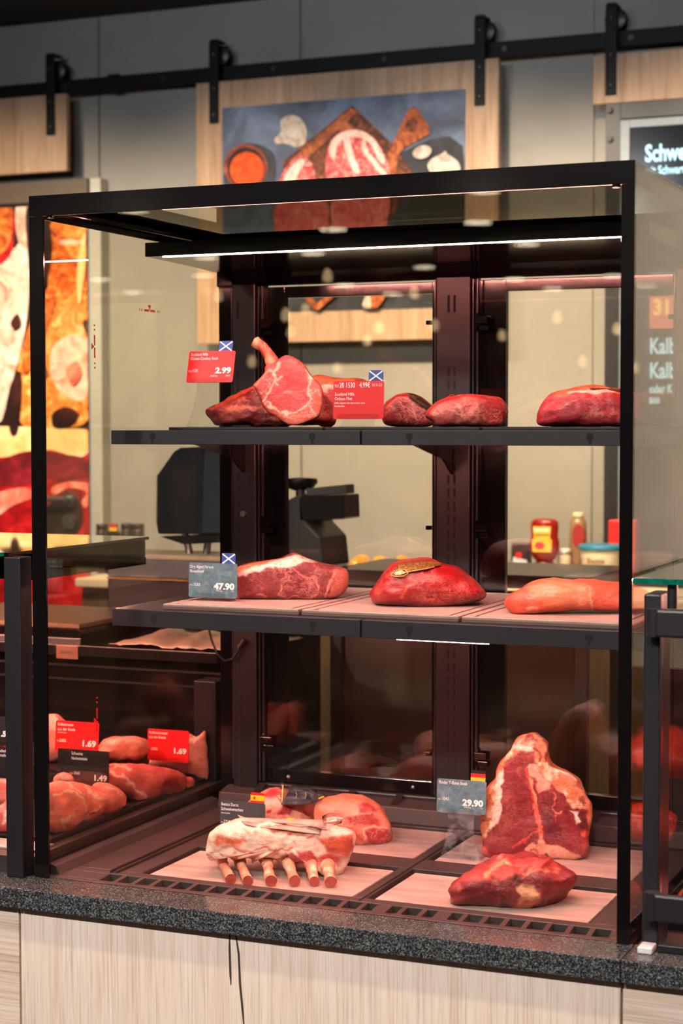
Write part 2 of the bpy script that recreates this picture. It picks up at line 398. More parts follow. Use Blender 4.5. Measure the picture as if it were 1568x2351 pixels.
def lump(name, outline, Y, floor, df, db, mat, base, paint=(), parent=None, az=None, pf=2.4, pb=2.2, amp=0.004, freq=28, seed=1,
         center=None, na=150, nf=34, edge=None, back=None, marb=1.0, lean=0.0, tilt=0.0, **kw):
    """A piece of meat: the outline (photo pixels, on a real upright plane at depth Y) is bulged to the front by df and to the
    back by db metres and rests on the height `floor`. paint = [(kind, points, colour, feather px, marbling, width)]"""
    az = VIEW_AZ if az is None else az
    O = smooth_closed(outline, na); c = np.array(center if center is not None else O.mean(0))
    rin = list(np.linspace(0, 0.86, nf)[1:]); phi = np.linspace(math.acos(min(1, 0.86**(pf/2))), 0, 9)[1:]
    rf = rin+[math.cos(p)**(2/pf) for p in phi]
    rb = [math.cos(p)**(2/pb) for p in np.linspace(0, PI/2, 14)[1:-1]]
    rings = [(r, -df*max(0, 1-r**pf)**(1/pf)) for r in rf]+[(r, db*max(0, 1-r**pb)**(1/pb)) for r in rb]
    B = np.array([-math.sin(az), math.cos(az), 0.0])           # direction away from the viewer, horizontal
    p0 = atY(c[0], c[1], Y)
    # unproject onto the plane through p0 with normal B
    pix = np.vstack([c[None]]+[c+(O-c)*r for r, d in rings]+[c[None]])
    dep = np.concatenate([[-df]]+[np.full(na, d) for r, d in rings]+[[db]])
    D = FW[None]+RT[None]*((pix[:, 0]-784)/FPX)[:, None]-UP[None]*((pix[:, 1]-1175.5)/FPX)[:, None]
    fd = np.minimum(dep, 0.0)                                   # the visible half is laid on its own depth, the far half straight behind
    t = ((p0-CAM)@B+fd)/(D@B); pos = CAM[None]+D*t[:, None]
    pos = pos+B[None]*np.maximum(dep, 0.0)[:, None]
    if tilt: pos = pos+B[None]*(tilt*(pos[:, 2]-floor))[:, None]
    cen = p0+B*(db-df)/2
    nrm = pos-cen; nrm /= np.linalg.norm(nrm, axis=1)[:, None]+1e-9
    n1 = fbm(pos*freq+seed*7.3, seed, 3)
    pos = pos+nrm*(amp*n1)[:, None]
    pos[:, 2] = np.maximum(pos[:, 2], floor)
    # colours
    front = np.concatenate([[1.0]]+[np.full(na, 1.0 if d < 0 else 0.0) for r, d in rings]+[[0.0]])
    jit = np.stack([fbm(pos*90+3, seed+5, 3), fbm(pos*90+9, seed+6, 3)], 1)
    C = np.tile(np.array(srgb(base)), (len(pos), 1)); Mb = np.full(len(pos), float(marb))
    if edge is not None:
        rr = np.concatenate([[0]]+[np.full(na, r) for r, d in rings]+[[0]])
        e = sstep(rr+0.05*jit[:, 0], edge[1], edge[1]+0.07)*front
        C = C*(1-e[:, None])+np.array(srgb(edge[0]))*e[:, None]
    if back is not None:
        bk = 1-front; C = C*(1-bk[:, None])+np.array(srgb(back))*bk[:, None]
    for it in paint:
        kind, pts, colr, fe = it[:4]; mbv = it[4] if len(it) > 4 else None; wd = it[5] if len(it) > 5 else 3.0; jt = it[6] if len(it) > 6 else 4.0
        Pj = pix+jit*jt
        if kind == 'poly': s_ = sstep(poly_sd(Pj, pts), -fe, fe)
        elif kind == 'npoly': s_ = sstep(poly_sd(Pj, pts), -fe, fe)*sstep(fbm(pos*70+11, seed+41, 4), -0.1, 0.6)
        elif kind == 'line': s_ = 1-sstep(line_d(Pj, pts), wd-fe, wd+fe)
        elif kind == 'noise': s_ = sstep(fbm(pos*pts[0]+pts[1], seed+31, 3), fe, fe+0.35)*pts[2]
        if not (kind == 'noise'): s_ = s_*np.clip(front+0.0, 0, 1) if wd != -1 else s_
        C = C*(1-s_[:, None])+np.array(srgb(colr))*s_[:, None]
        if mbv is not None: Mb = Mb*(1-s_)+mbv*s_
    v2 = 0.10*fbm(pos*60, seed+9, 3)
    C = np.clip(C*(1+v2)[:, None], 0, 1)
    nr = len(rings); f = [(0, 1+(k+1) % na, 1+k) for k in range(na)]
    for i in range(nr-1):
        a, b = 1+i*na, 1+(i+1)*na
        f += [(a+k, a+(k+1) % na, b+(k+1) % na, b+k) for k in range(na)]
    last = 1+nr*na; a = 1+(nr-1)*na
    f += [(last, a+k, a+(k+1) % na) for k in range(na)]
    mb = MB().add(pos, f, 0, True)
    o = mb.build(name, mat, parent, **kw)
    INFO[o.name] = (c, O, df, pf, p0, B, tilt, floor)
    ca = o.data.color_attributes.new('Col', 'FLOAT_COLOR', 'POINT')
    ca.data.foreach_set('color', np.concatenate([C, Mb[:, None]], 1).astype(np.float32).ravel())
    return o
def colour_mesh(o, fn):
    """vertex colours for bones and trimmings: fn(positions) -> rgb, alpha"""
    n = len(o.data.vertices); p = np.empty(n*3); o.data.vertices.foreach_get('co', p); p = p.reshape(-1, 3)
    c, a = fn(p); ca = o.data.color_attributes.new('Col', 'FLOAT_COLOR', 'POINT')
    ca.data.foreach_set('color', np.concatenate([c, np.full((n, 1), a)], 1).astype(np.float32).ravel()); return o
def bone(name, pts, rad, parent, cols, seed=1, mat=None, end=None):
    pts = [np.array(p, float) for p in pts]
    P = []; Rr = []
    for i in range(len(pts)-1):
        for t in np.linspace(0, 1, 5, endpoint=False): P.append(pts[i]*(1-t)+pts[i+1]*t); Rr.append(rad[i]*(1-t)+rad[i+1]*t)
    P.append(pts[-1]); Rr.append(rad[-1])
    mb = MB().tube(P, Rr, 14)
    V = np.array(mb.v); V += 0.0012*fbm(V*120, seed, 2)[:, None]*np.array([1, 1, 0.6]); mb.v = [tuple(q) for q in V]
    o = mb.build(name, mat or MEATW, parent)
    a, b = np.array(srgb(cols[0])), np.array(srgb(cols[1]))
    def fn(p):
        s = sstep(fbm(p*np.array([70, 70, 40])+seed, seed, 3), -0.2, 0.5)[:, None]
        c = a*(1-s)+b*s
        if end is not None:
            n = len(p); c[-14:] = np.array(srgb(end))
        return c, 0.3
    return colour_mesh(o, fn)
# ================================================================== the room
def structure(name, label, mat, x0, x1, y0, y1, z0, z1):
    return bx(name, x0, x1, y0, y1, z0, z1, mat, kind='structure', label=label, cat=name.split('_')[0])
FLOORM = plain('floor_tile', (92, 88, 84), 0.45, vary=0.12, nscale=8)
CEILM = plain('dark_ceiling', (22, 22, 24), 0.8)
SHOPW = plain('shop_wall_paint', (70, 66, 62), 0.8)
structure('floor', 'grey floor of the meat department', FLOORM, -9.2, 4.2, -16.0, WALL_Y+0.1, -G-0.1, -G)
structure('ceiling', 'black ceiling above the counter', CEILM, -9.2, 4.2, -16.0, WALL_Y+0.1, 2.26, 2.36)
structure('wall_front', 'dark far wall of the shop behind the customers', SHOPW, -9.2, 4.2, -16.1, -16.0, -G, 2.26)
structure('wall_left', 'dark side wall of the shop', SHOPW, -9.3, -9.2, -16.0, WALL_Y+0.1, -G, 2.26)
structure('wall_right', 'dark side wall of the shop by the menu screen', SHOPW, 4.2, 4.3, -16.0, WALL_Y+0.1, -G, 2.26)
wb = bx('wall_back', -9.2, 4.2, WALL_Y+0.012, WALL_Y+0.1, -G, 2.26, plain('joint_pale', (176, 172, 164), 0.8), kind='structure', label='concrete-look panel wall behind the counter', cat='wall')
seams = [-9.2, -7.6, -5.9, -4.2, -2.5, atY(228, 300, WALL_Y)[0], atY(690, 50, WALL_Y)[0], atY(1366, 60, WALL_Y)[0], 1.2, 2.1, 3.0, 4.2]
for a, b in zip(seams[:-1], seams[1:]):
    bx('panel', a+0.003, b-0.003, WALL_Y, WALL_Y+0.014, -G, 2.26, CONC, wb)
bz = atY(0, 17, WALL_Y-0.25)[2]
bx('trim_1', -9.2, -0.9, WALL_Y-0.25, WALL_Y, bz, 2.26, CEILM, kind='structure', label='black bulkhead under the ceiling', cat='trim')
# ceiling lamps over the shop aisle, seen mirrored in the glass
LAMPM = emitter('lamp_diffuser', (255, 236, 205), 9.0)
for j, y in enumerate((-4.6, -8.0, -9.6, -11.2, -12.8, -14.4)):
    for i in range(6):
        xx = -7.6+1.75*i+0.5*math.sin(j*2.3+i*1.7)
        t = thing('ceiling_lamp', 'round recessed lamp in the black ceiling over the shop aisle', 'lamp', (xx, y, 2.20), 'recessed lamps over the aisle')
        MB().lathe((xx, y, 2.20), [(0.105, 0.0), (0.12, 0.005), (0.12, 0.065), (0.105, 0.065)], 16).build('housing', BLACK, t)
        MB().lathe((xx, y, 2.196), [(0.05, 0.0), (0.10, 0.002), (0.10, 0.006)], 16).build('diffuser', LAMPM, t)
PENM = emitter('pendant_bulb', (255, 214, 160), 2.6)
for i in range(16):
    xx = -1.2-0.36*i+0.25*math.sin(i*2.1); y = -7.2-1.1*math.sin(i*1.3); z = 1.12+0.42*(0.5+0.5*math.sin(i*4.7))
    t = thing('pendant_lamp', 'small warm pendant lamp hanging over the far shop shelves', 'lamp', (xx, y, z), 'pendant lamps over the far shelves')
    MB().lathe((xx, y, z), [(0.005, 0), (0.022, 0.01), (0.028, 0.03), (0.022, 0.052), (0.010, 0.075)], 14).build('bulb', PENM, t)
    MB().cyl((xx, y, z+0.07), (xx, y, 2.262), 0.004, 6).build('cord', BLACK, t)
# ------------------------------------------------------------------ door with the big meat picture
DY = WALL_Y-0.03
xr = atY(212, 800, DY)[0]; zt = atY(212, 462, DY)[2]
d1 = bx('door_1', xr-1.05, xr, DY, WALL_Y+0.005, -G, zt, plain('door_blue_edge', (150, 172, 188), 0.35), kind='structure', label='door to the back room covered with a large meat photograph', cat='door')
bx('door_frame', xr+0.004, xr+0.045, DY-0.015, WALL_Y+0.005, -G, zt+0.075, plain('door_frame_grey', (172, 172, 166), 0.5), d1)
bx('lintel', xr-1.2, xr+0.002, DY-0.03, WALL_Y+0.005, zt+0.004, zt+0.075, plain('lintel_brown', (88, 76, 66), 0.5), d1)
pr = bx('print', xr-1.04, xr-0.012, DY-0.003, DY-0.0005, -0.6, zt-0.004, print_mat('print_dark_meat', (46, 14, 14), (120, 30, 26), (190, 60, 40), 7), d1)
PEACH = print_mat('print_pale_sausage', (196, 128, 100), (232, 200, 180), (248, 232, 220), 14, 1.2)
GOLD = print_mat('print_golden_crust', (150, 60, 14), (232, 146, 56), (250, 208, 138), 15, 2.2)
ORNG = print_mat('print_orange_crust', (100, 32, 10), (206, 90, 26), (244, 166, 76), 15, 2.0)
CRIM = print_mat('print_crimson', (84, 4, 10), (168, 12, 20), (224, 40, 36), 8, 1.2)
PINKP = print_mat('print_salmon', (200, 50, 40), (240, 120, 100), (252, 190, 170), 9, 1.2)
DARKP = print_mat('print_black_gap', (18, 8, 8), (40, 16, 14), (70, 28, 22), 9)
CREAMP = print_mat('print_cream_fat', (236, 176, 96), (252, 214, 150), (255, 240, 208), 6, 0.8)
shapes = [
 (DARKP, [(-160, 455), (214, 455), (214, 1000), (-160, 1000)]),
 (CRIM, [(-160, 470), (18, 470), (30, 560), (20, 640), (0, 700), (-160, 720)]),
 (ORNG, [(-30, 470), (20, 466), (30, 500), (20, 560), (-10, 590), (-40, 540)]),
 (PEACH, [(-60, 700), (-20, 620), (14, 600), (40, 560), (62, 570), (68, 640), (60, 740), (44, 820), (20, 900), (0, 970), (-50, 985), (-90, 900)]),
 (PEACH, [(38, 470), (62, 466), (66, 530), (60, 600), (44, 560), (36, 520)]),
 (ORNG, [(112, 520), (150, 500), (212, 470), (214, 700), (200, 760), (150, 700), (118, 740), (110, 640)]),
 (GOLD, [(150, 510), (185, 490), (214, 480), (214, 640), (190, 600), (165, 590), (148, 560)]),
 (GOLD, [(64, 760), (90, 700), (120, 650), (150, 690), (180, 660), (214, 690), (214, 930), (190, 975), (120, 985), (60, 985), (36, 930), (40, 850)]),
 (PEACH, [(120, 800), (160, 770), (205, 780), (212, 860), (190, 920), (140, 900), (116, 860)]),
 (CRIM, [(-160, 985), (214, 985), (214, 1400), (-160, 1400)]),
 (CREAMP, [(-160, 985), (60, 980), (150, 984), (214, 990), (212, 1030), (180, 1050), (110, 1032), (40, 1044), (0, 1050), (-160, 1060)]),
 (print_mat('print_wine_meat', (60, 8, 16), (116, 18, 30), (170, 40, 50), 7), [(0, 1060), (60, 1036), (120, 1040), (200, 1056), (212, 1110), (120, 1100), (40, 1116), (-40, 1110)]),
 (PINKP, [(-60, 1160), (0, 1130), (60, 1120), (76, 1140), (30, 1160), (-20, 1190)]),
 (PINKP, [(120, 1118), (160, 1106), (208, 1112), (214, 1136), (196, 1166), (188, 1150), (200, 1130), (160, 1120), (124, 1136)]),
 (DARKP, [(90, 1180), (160, 1130), (190, 1180), (170, 1230), (90, 1226)]),
 (DARKP, [(60, 480), (100, 470), (118, 560), (108, 640), (88, 700), (70, 640)]),
 (DARKP, [(20, 900), (44, 850), (50, 900), (40, 990), (22, 990)]),
 (ORNG, [(70, 740), (110, 660), (128, 690), (90, 800), (60, 860), (50, 820)]),
 (DARKP, [(120, 950), (150, 934), (180, 950), (160, 978), (124, 980)]), (DARKP, [(84, 850), (100, 834), (108, 860), (96, 872)]), (DARKP, [(190, 740), (206, 730), (212, 752), (198, 764)]),
 (CREAMP, [(176, 640), (186, 560), (196, 530), (200, 560), (192, 640), (182, 700)]),
 (DARKP, [(24, 740), (40, 720), (46, 744), (32, 756)]), (PINKP, [(150, 850), (176, 830), (186, 860), (166, 884)]),
]
for i, (m, p) in enumerate(shapes):
    q = np.array(p, float) if i in (0, 9) else smooth_closed(p, 48)
    yy = DY-0.0035-0.0006*i
    P = [atY(a, b, yy) for a, b in q]
    P = [(min(max(w[0], xr-1.035), xr-0.014), yy, min(max(w[2], -0.55), zt-0.006)) for w in P]
    MB().prism(P, (0, 0.0006, 0)).build('printed_shape', m, pr)
hd = MB(); c1 = atY(166, 1145, DY); c2 = atY(166, 1196, DY)
MB().cyl((c1[0], DY-0.028, c1[2]), (c1[0], DY-0.002, c1[2]), 0.027, 20).cyl((c1[0], DY-0.05, c1[2]), (c1[0], DY-0.028, c1[2]), 0.012).tube([(c1[0]+0.004, DY-0.05, c1[2]), (c1[0]-0.06, DY-0.052, c1[2]), (c1[0]-0.125, DY-0.05, c1[2])], 0.010).build('door_handle', STEEL, d1)
MB().cyl((c2[0], DY-0.024, c2[2]), (c2[0], DY-0.002, c2[2]), 0.027, 20).cyl((c2[0], DY-0.028, c2[2]), (c2[0], DY-0.02, c2[2]), 0.009).build('lock', STEEL, d1)

# ------------------------------------------------------------------ sliding rail, hanging boards
RY = WALL_Y-0.055
zr1 = atY(784, 128, RY)[2]; zr0 = atY(784, 163, RY)[2]
rail = thing('sliding_rail', 'long black steel sliding rail bolted to the concrete wall', 'rail', (0, RY, zr0))
bx('bar', -2.9, 2.4, RY-0.004, RY+0.005, zr0, zr1, RAILM, rail, 0.0015)
for px in (155, 378, 630, 885, 1160, 1450):
    p = atY(px, 150-0.083*(px-784), RY)
    MB().cyl((p[0], RY-0.010, (zr0+zr1)/2), (p[0], WALL_Y, (zr0+zr1)/2), 0.009, 12).build('bolt', DARKM, rail)
p = atY(262, 180, RY); bx('joint_sleeve', p[0]-0.022, p[0]+0.022, RY-0.008, RY+0.008, zr0-0.006, zr1+0.006, RAILM, rail, 0.002)
BY0, BY1 = WALL_Y-0.095, WALL_Y-0.07
def hanger(px, ptop, pbot, parent, boltpx):
    c = atY(px, ptop, BY0-0.006); b = atY(px, pbot, BY0-0.006); w = 0.017
    top = c[2]
    MB().box(c[0]-w, c[0]+w, BY0-0.007, BY0, b[2], top-0.012).prism([(c[0]-w, BY0-0.007, top-0.012), (c[0]+w, BY0-0.007, top-0.012), (c[0]+w*0.8, BY0-0.007, top), (c[0]-w*0.8, BY0-0.007, top)], (0, 0.007, 0)).box(c[0]-w*0.85, c[0]+w*0.85, BY0-0.007, RY+0.02, top-0.006, top).build('hanger', RAILM, parent, 0.0015)
    rz = zr1+0.0335
    MB().lathe((c[0]+0.004, RY-0.010, rz), [(0.030, 0), (0.034, 0.003), (0.028, 0.010), (0.034, 0.018), (0.030, 0.021)], 24, ax=(1, 0, 0), ay=(0, 0, 1), az=(0, 1, 0)).build('roller', DARKM, parent)
    for bpx in [zr1+0.032]+[atY(px, q, BY0)[2] for q in boltpx]:
        MB().lathe((c[0], BY0-0.013, bpx), [(0.004, 0), (0.008, 0.002), (0.009, 0.008)], 12, ax=(1, 0, 0), ay=(0, 0, 1), az=(0, 1, 0)).build('bolt', DARKM, parent)
def board_rect(px0, px1, py_t, py_b, Y): 
    return atY(px0, py_t, Y)[0], atY(px1, py_t, Y)[0], atY(px0, py_b, Y)[2], atY(px0, py_t, Y)[2]
# board by the door
x0, x1, z0, z1 = board_rect(-420, 152, 255, 405, BY0); z1 = atY(150, 214, BY0)[2]; z0 = atY(150, 392, BY0)[2]
t = thing('hanging_board', 'plain oak board hanging from the sliding rail above the picture door', 'board', ((x0+x1)/2, BY0, z0))
bx('board', x0, x1, BY0, BY1, z0, z1, OAKB, t, 0.002)
hanger(114, 122, 310, t, (234, 293))
# middle board with the steak print
x0 = atY(450, 190, BY0)[0]; x1 = atY(1145, 135, BY0)[0]; z1 = atY(800, 162, BY0)[2]; z0 = atY(470, 790, BY0)[2]
t = thing('hanging_picture_board', 'oak board on the sliding rail carrying a printed photograph of raw steaks', 'board', ((x0+x1)/2, BY0, z0))
bd = bx('board', x0, x1, BY0, BY1, z0, z1, OAKB, t, 0.002)
hanger(490, 90, 283, t, (205, 265)); hanger(1101, 34, 242, t, (155, 222))
PY = BY0-0.004
a = atY(510, 245, PY); b = atY(1068, 207, PY); zb = atY(700, 714, PY)[2]
pz1 = (a[2]+b[2])/2
SLP = print_mat('print_slate', (50, 58, 76), (82, 96, 122), (118, 136, 168), 5, 0.6)
pr = bx('print', a[0], b[0], PY, BY0, zb, pz1, SLP, t)
WD = print_mat('print_cutting_wood', (70, 30, 14), (150, 74, 36), (206, 120, 66), 26, 2.0)
WDD = print_mat('print_burnt_wood', (28, 12, 8), (80, 36, 18), (160, 84, 44), 22, 2.0)
STK = print_mat('print_marbled_steak', (136, 26, 34), (190, 72, 74), (236, 180, 174), 34, 2.6)
FATP = print_mat('print_white_fat', (206, 140, 132), (228, 190, 182), (240, 218, 212), 34, 2)
GARL = print_mat('print_garlic', (140, 122, 112), (190, 176, 166), (214, 204, 198), 26, 1.4)
TERR = print_mat('print_clay_bowl', (70, 26, 18), (130, 56, 38), (176, 96, 66), 14)
PAPR = print_mat('print_paprika', (170, 44, 4), (214, 72, 8), (236, 104, 24), 40)
SHADW = print_mat('print_dark_slate', (26, 28, 34), (44, 46, 54), (64, 66, 74), 8)
HERB = print_mat('print_rosemary', (12, 14, 10), (30, 34, 22), (60, 60, 40), 60, 2)
def el(cx, cy, rx, ry, n=28, rot=0): return [(cx+rx*math.cos(q)*math.cos(rot)-ry*math.sin(q)*math.sin(rot), cy+rx*math.cos(q)*math.sin(rot)+ry*math.sin(q)*math.cos(rot)) for q in np.linspace(0, 2*PI, n, endpoint=False)]
shapes = [
 (SHADW, [(780, 420), (860, 380), (1060, 330), (1066, 714), (520, 714), (512, 640), (640, 560)], 1),
 (SHADW, [(520, 380), (560, 330), (626, 350), (628, 420), (580, 440), (520, 430)], 1),
 (TERR, el(564, 383, 50, 52), 0), (DARKP, el(565, 384, 43, 46), 0), (PAPR, el(567, 389, 39, 40), 0),
 (GARL, [(645, 276), (668, 264), (692, 274), (704, 300), (700, 328), (680, 338), (655, 330), (634, 330), (630, 318), (644, 304)], 1),
 (WDD, [(648, 372), (808, 242), (900, 330), (950, 400), (900, 500), (780, 560), (660, 470)], 0),
 (WD, [(662, 372), (806, 248), (818, 258), (690, 378)], 0), (WD, [(770, 290), (790, 272), (880, 360), (868, 380)], 0),
 (WD, [(898, 338), (940, 250), (962, 256), (986, 296), (978, 312), (918, 350), (908, 400), (880, 386)], 1),
 (WDD, [(930, 290), (946, 268), (960, 282), (950, 304)], 1),
 (STK, [(640, 420), (660, 380), (690, 358), (716, 376), (724, 410), (730, 470), (760, 520), (750, 560), (690, 580), (640, 540), (634, 470)], 1),
 (FATP, [(650, 412), (684, 368), (700, 372), (680, 410), (672, 470), (660, 470)], 1),
 (STK, [(748, 370), (762, 320), (800, 298), (850, 310), (880, 350), (894, 396), (890, 470), (880, 540), (800, 560), (770, 500), (752, 430)], 1),
 (FATP, [(756, 350), (766, 318), (804, 298), (842, 306), (870, 336), (884, 370), (872, 372), (846, 326), (806, 314), (776, 330), (768, 366)], 1),
 (FATP, [(788, 318), (800, 316), (812, 356), (826, 392), (812, 392), (796, 356)], 1), (FATP, [(836, 320), (848, 350), (876, 384), (888, 400), (874, 400), (848, 368), (830, 340)], 1),
 (GARL, el(969, 349, 22, 15, 20, -0.3), 0), (GARL, el(998, 464, 20, 14, 20, 0.4), 0),
 (GARL, [(982, 384), (990, 366), (1016, 352), (1022, 346), (1028, 354), (1050, 370), (1056, 392), (1030, 410), (1000, 406)], 1),
 (STK, [(640, 470), (745, 462), (752, 520), (738, 560), (650, 560), (630, 520)], 1), (STK, [(768, 450), (886, 446), (884, 520), (850, 560), (776, 556)], 1),
 (HERB, [(960, 440), (1060, 450), (1064, 520), (1000, 560), (940, 500)], 1),
 (PINKP, [(610, 648), (660, 640), (740, 646), (720, 660), (680, 668), (640, 664)], 1),
 (WD, [(695, 680), (706, 676), (728, 696), (776, 660), (782, 668), (732, 712), (722, 712)], 0),
 (WD, [(842, 696), (850, 656), (872, 640), (900, 646), (890, 670), (872, 700), (858, 712)], 1), (GARL, [(832, 700), (846, 670), (852, 700), (846, 712)], 1),
]
for i, (m, p, sm) in enumerate(shapes):
    q = smooth_closed(p, 44) if sm else np.array(p, float)
    yy = PY-0.0012-0.0006*i
    P = [atY(u, v, yy) for u, v in q]
    P = [(min(max(w[0], a[0]+0.002), b[0]-0.002), yy, min(max(w[2], zb+0.002), pz1-0.002)) for w in P]
    MB().prism(P, (0, 0.0006, 0)).build('printed_shape', m, pr)
# board with the menu screen
x0 = atY(1362, 128, BY0)[0]; z1 = atY(1362, 128, BY0)[2]; z0 = atY(1362, 240, BY0)[2]
t = thing('hanging_menu_screen', 'oak board on the rail with a black-framed digital menu screen below it', 'screen', (x0+0.5, BY0, -0.05))
bx('board', x0, x0+1.05, BY0, BY1, z0, z1, OAKB, t, 0.002)
hanger(1403, 6, 218, t, (126, 196))
fx = atY(1390, 260, BY0)[0]
MB().box(fx, fx+0.045, BY0+0.004, BY1, -0.05, z0).box(fx+0.955, fx+1.0, BY0+0.004, BY1, -0.05, z0).box(fx+0.045, fx+0.955, BY0+0.004, BY1, z0-0.048, z0).box(fx+0.045, fx+0.955, BY0+0.004, BY1, -0.05, -0.01).build('frame', DARKM, t, 0.001)
for py in (252, 318):
    p = atY(1399, py, BY0); MB().cyl((p[0], BY0-0.008, p[2]), (p[0], BY0+0.006, p[2]), 0.010, 14).build('bolt', BLACK, t)
sx = atY(1425, 270, BY0)[0]; sz = atY(1448, 275, BY0)[2]; bz_ = 0.03
MB().box(sx, sx+0.028, BY0-0.004, BY1, bz_, sz).box(sx+0.85, sx+0.878, BY0-0.004, BY1, bz_, sz).box(sx+0.028, sx+0.85, BY0-0.004, BY1, sz-0.024, sz).box(sx+0.028, sx+0.85, BY0-0.004, BY1, bz_, bz_+0.02).build('screen_bezel', ALU, t, 0.001)
scr = bx('screen', sx+0.028, sx+0.85, BY0+0.004, BY1, bz_+0.02, sz-0.024, plain('screen_black', (10, 12, 16), 0.12), t)
TXT = emitter('screen_text_blue', (170, 222, 240), 1.0); SRED = emitter('screen_red', (214, 66, 50), 0.7); SYEL = emitter('screen_yellow', (250, 200, 70), 0.9)
X3, Z3, NF = (1, 0, 0), (0, 0, 1), (0, -1, 0)
SY = BY0+0.004
def scr_txt(s, px, py, h, m=TXT, bold=0.02, xs=0.68): lettering(s, atY(px, py, SY), X3, Z3, NF, h, m, scr, bold, xs=xs, lift=0.002)
scr_txt('Schwein', 1481, 371, 0.050, bold=0.03); scr_txt('mit Schwarte', 1481, 402, 0.026)
scr_txt('Kalb', 1491, 812, 0.048); scr_txt('Kalb', 1491, 868, 0.048); scr_txt('oder K', 1491, 902, 0.026); scr_txt('aus', 1491, 926, 0.026)
p = atY(1491, 755, SY); MB().box(p[0], p[0]+0.085, SY-0.0012, SY, p[2], p[2]+0.095).build('price_block', SRED, scr)
scr_txt('31', 1499, 722, 0.046, SYEL, 0.03, 0.9)

# ------------------------------------------------------------------ counter fronts and granite
GX0 = atY(37, 2040, -0.075)[0]; GX1 = atY(1424, 2225, -0.075)[0]
def granite(x0, x1, label, yb=0.0108):
    MB().box(x0, x1, -0.075, yb, -0.034, 0.0).build('granite_slab', GRAN, None, 0.002, label=label, cat='worktop', group='speckled granite slabs along the counter')
granite(-2.2, GX0-0.0006, 'speckled dark granite slab in front of the pork counter')
granite(GX0+0.0006, GX1-0.0006, 'long speckled dark granite slab in front of the tall glass meat case')
granite(GX1+0.0006, 2.6, 'speckled dark granite slab in front of the marinated meat counter')
FXL = atY(45, 2085, -0.06)[0]; FXR = atY(1427, 2260, -0.06)[0]
def base_unit(x0, x1, m, label, nm):
    t = thing('counter_base', label, 'counter', ((x0+x1)/2, 0.3, -G))
    bx('body', x0+0.002, x1-0.002, -0.040, 0.70, -G+0.1, -0.034, plain('carcass_black', (24, 22, 22), 0.6), t)
    bx('front_panel', x0+0.0018, x1-0.0018, -0.060, -0.040, -G+0.1, -0.0345, m, t, 0.001)
    bx('plinth', x0+0.002, x1-0.002, -0.02, 0.65, -G, -G+0.1, BLACK, t)
    return t
base_unit(-2.2, FXL, OAKH, 'counter base with cross-grained oak front below the pork counter', 'l')
tb = base_unit(FXL, FXR, OAK, 'wide counter base with pale upright-grained oak front below the glass case', 'c')
base_unit(FXR, 2.6, OAKH, 'counter base with cross-grained oak front below the marinated meat counter', 'r')
CRK = plain('wood_crack', (58, 46, 40), 0.8)
for pts in ([(540, 2140), (548, 2190), (551, 2260), (557, 2320), (561, 2370)], [(527, 2140), (527, 2180), (529, 2240), (530, 2262)]):
    q = [atY(a, b, -0.0604) for a, b in pts]; n = len(q); wv = [0.0008]+[0.0018]*(n-2)+[0.0006]
    MB().prism([(p[0]-w, -0.0605, p[2]) for p, w in zip(q, wv)]+[(p[0]+w, -0.0605, p[2]) for p, w in list(zip(q, wv))[::-1]], (0, 0.001, 0)).build('wood_crack', CRK, tb)
# ================================================================== the tall glass display case
CX, CZ, CY = 1.02, 1.14, 0.72
case = thing('display_case', 'tall black-framed glass display case with lit shelves of raw meat', 'display case', (CX/2, CY/2, 0.0))
# glass
MB().box(0.004, CX-0.004, 0.004, 0.010, 0.0, CZ-0.006).build('front_glass', GFRONT, case)
sg = MB().box(0.0, 0.006, 0.0105, 0.68, 0.0, CZ-0.006).build('side_glass', GSIDE, case)
MB().box(CX-0.006, CX, 0.0105, 0.68, 0.0, CZ-0.006).build('side_glass', GFRONT, case)
MB().box(0.0, CX, 0.004, 0.68, CZ-0.0055, CZ).build('roof_glass', GROOF, case)
# printed borders and edge bars of the frame
MB().box(0.0, CX, 0.0, 0.0038, CZ-0.034, CZ).build('front_header', FRAME, case, 0.0008)
MB().box(0.0, 0.027, 0.0, 0.0038, 0.0, CZ-0.0342).build('front_post', FRAME, case, 0.0008)
MB().box(CX-0.0195, CX, 0.0, 0.0038, 0.0, CZ-0.0342).build('front_post', FRAME, case, 0.0008)
MB().box(0.0065, 0.0085, 0.0105, 0.034, 0.0, CZ-0.03).build('side_border', FRAME, case)
MB().box(0.0085, 0.0125, 0.0102, 0.0148, 0.0, CZ-0.03).build('glass_seal', plain('grey_seal', (70, 76, 92), 0.4), case)
MB().box(0.0065, 0.0085, 0.034, 0.68, CZ-0.036, CZ-0.007).build('side_border', FRAME, case)
MB().box(0.0065, 0.0085, 0.034, 0.66, 0.0, 0.024).build('side_border', FRAME, case)
MB().box(CX-0.0085, CX-0.0065, 0.0105, 0.68, CZ-0.03, CZ-0.007).build('side_border', FRAME, case)
MB().box(CX-0.0085, CX-0.0065, 0.034, 0.66, 0.0, 0.024).build('side_border', FRAME, case)
MB().box(0.0086, 0.055, 0.011, 0.60, CZ-0.0085, CZ-0.006).box(0.0086, CX-0.0086, 0.60, 0.68, CZ-0.0085, CZ-0.006).build('roof_border', FRAME, case)
MB().box(0.0086, 0.02, 0.03, 0.66, CZ-0.024, CZ-0.0087).build('roof_rail', FRAME, case, 0.002)
for x in (0.034, CX-0.03):
    p = (x, 0.02, CZ-0.040); MB().cyl((x, 0.012, CZ-0.037), (x, 0.012, CZ-0.026), 0.006, 12).build('glass_clip', STEEL, case)
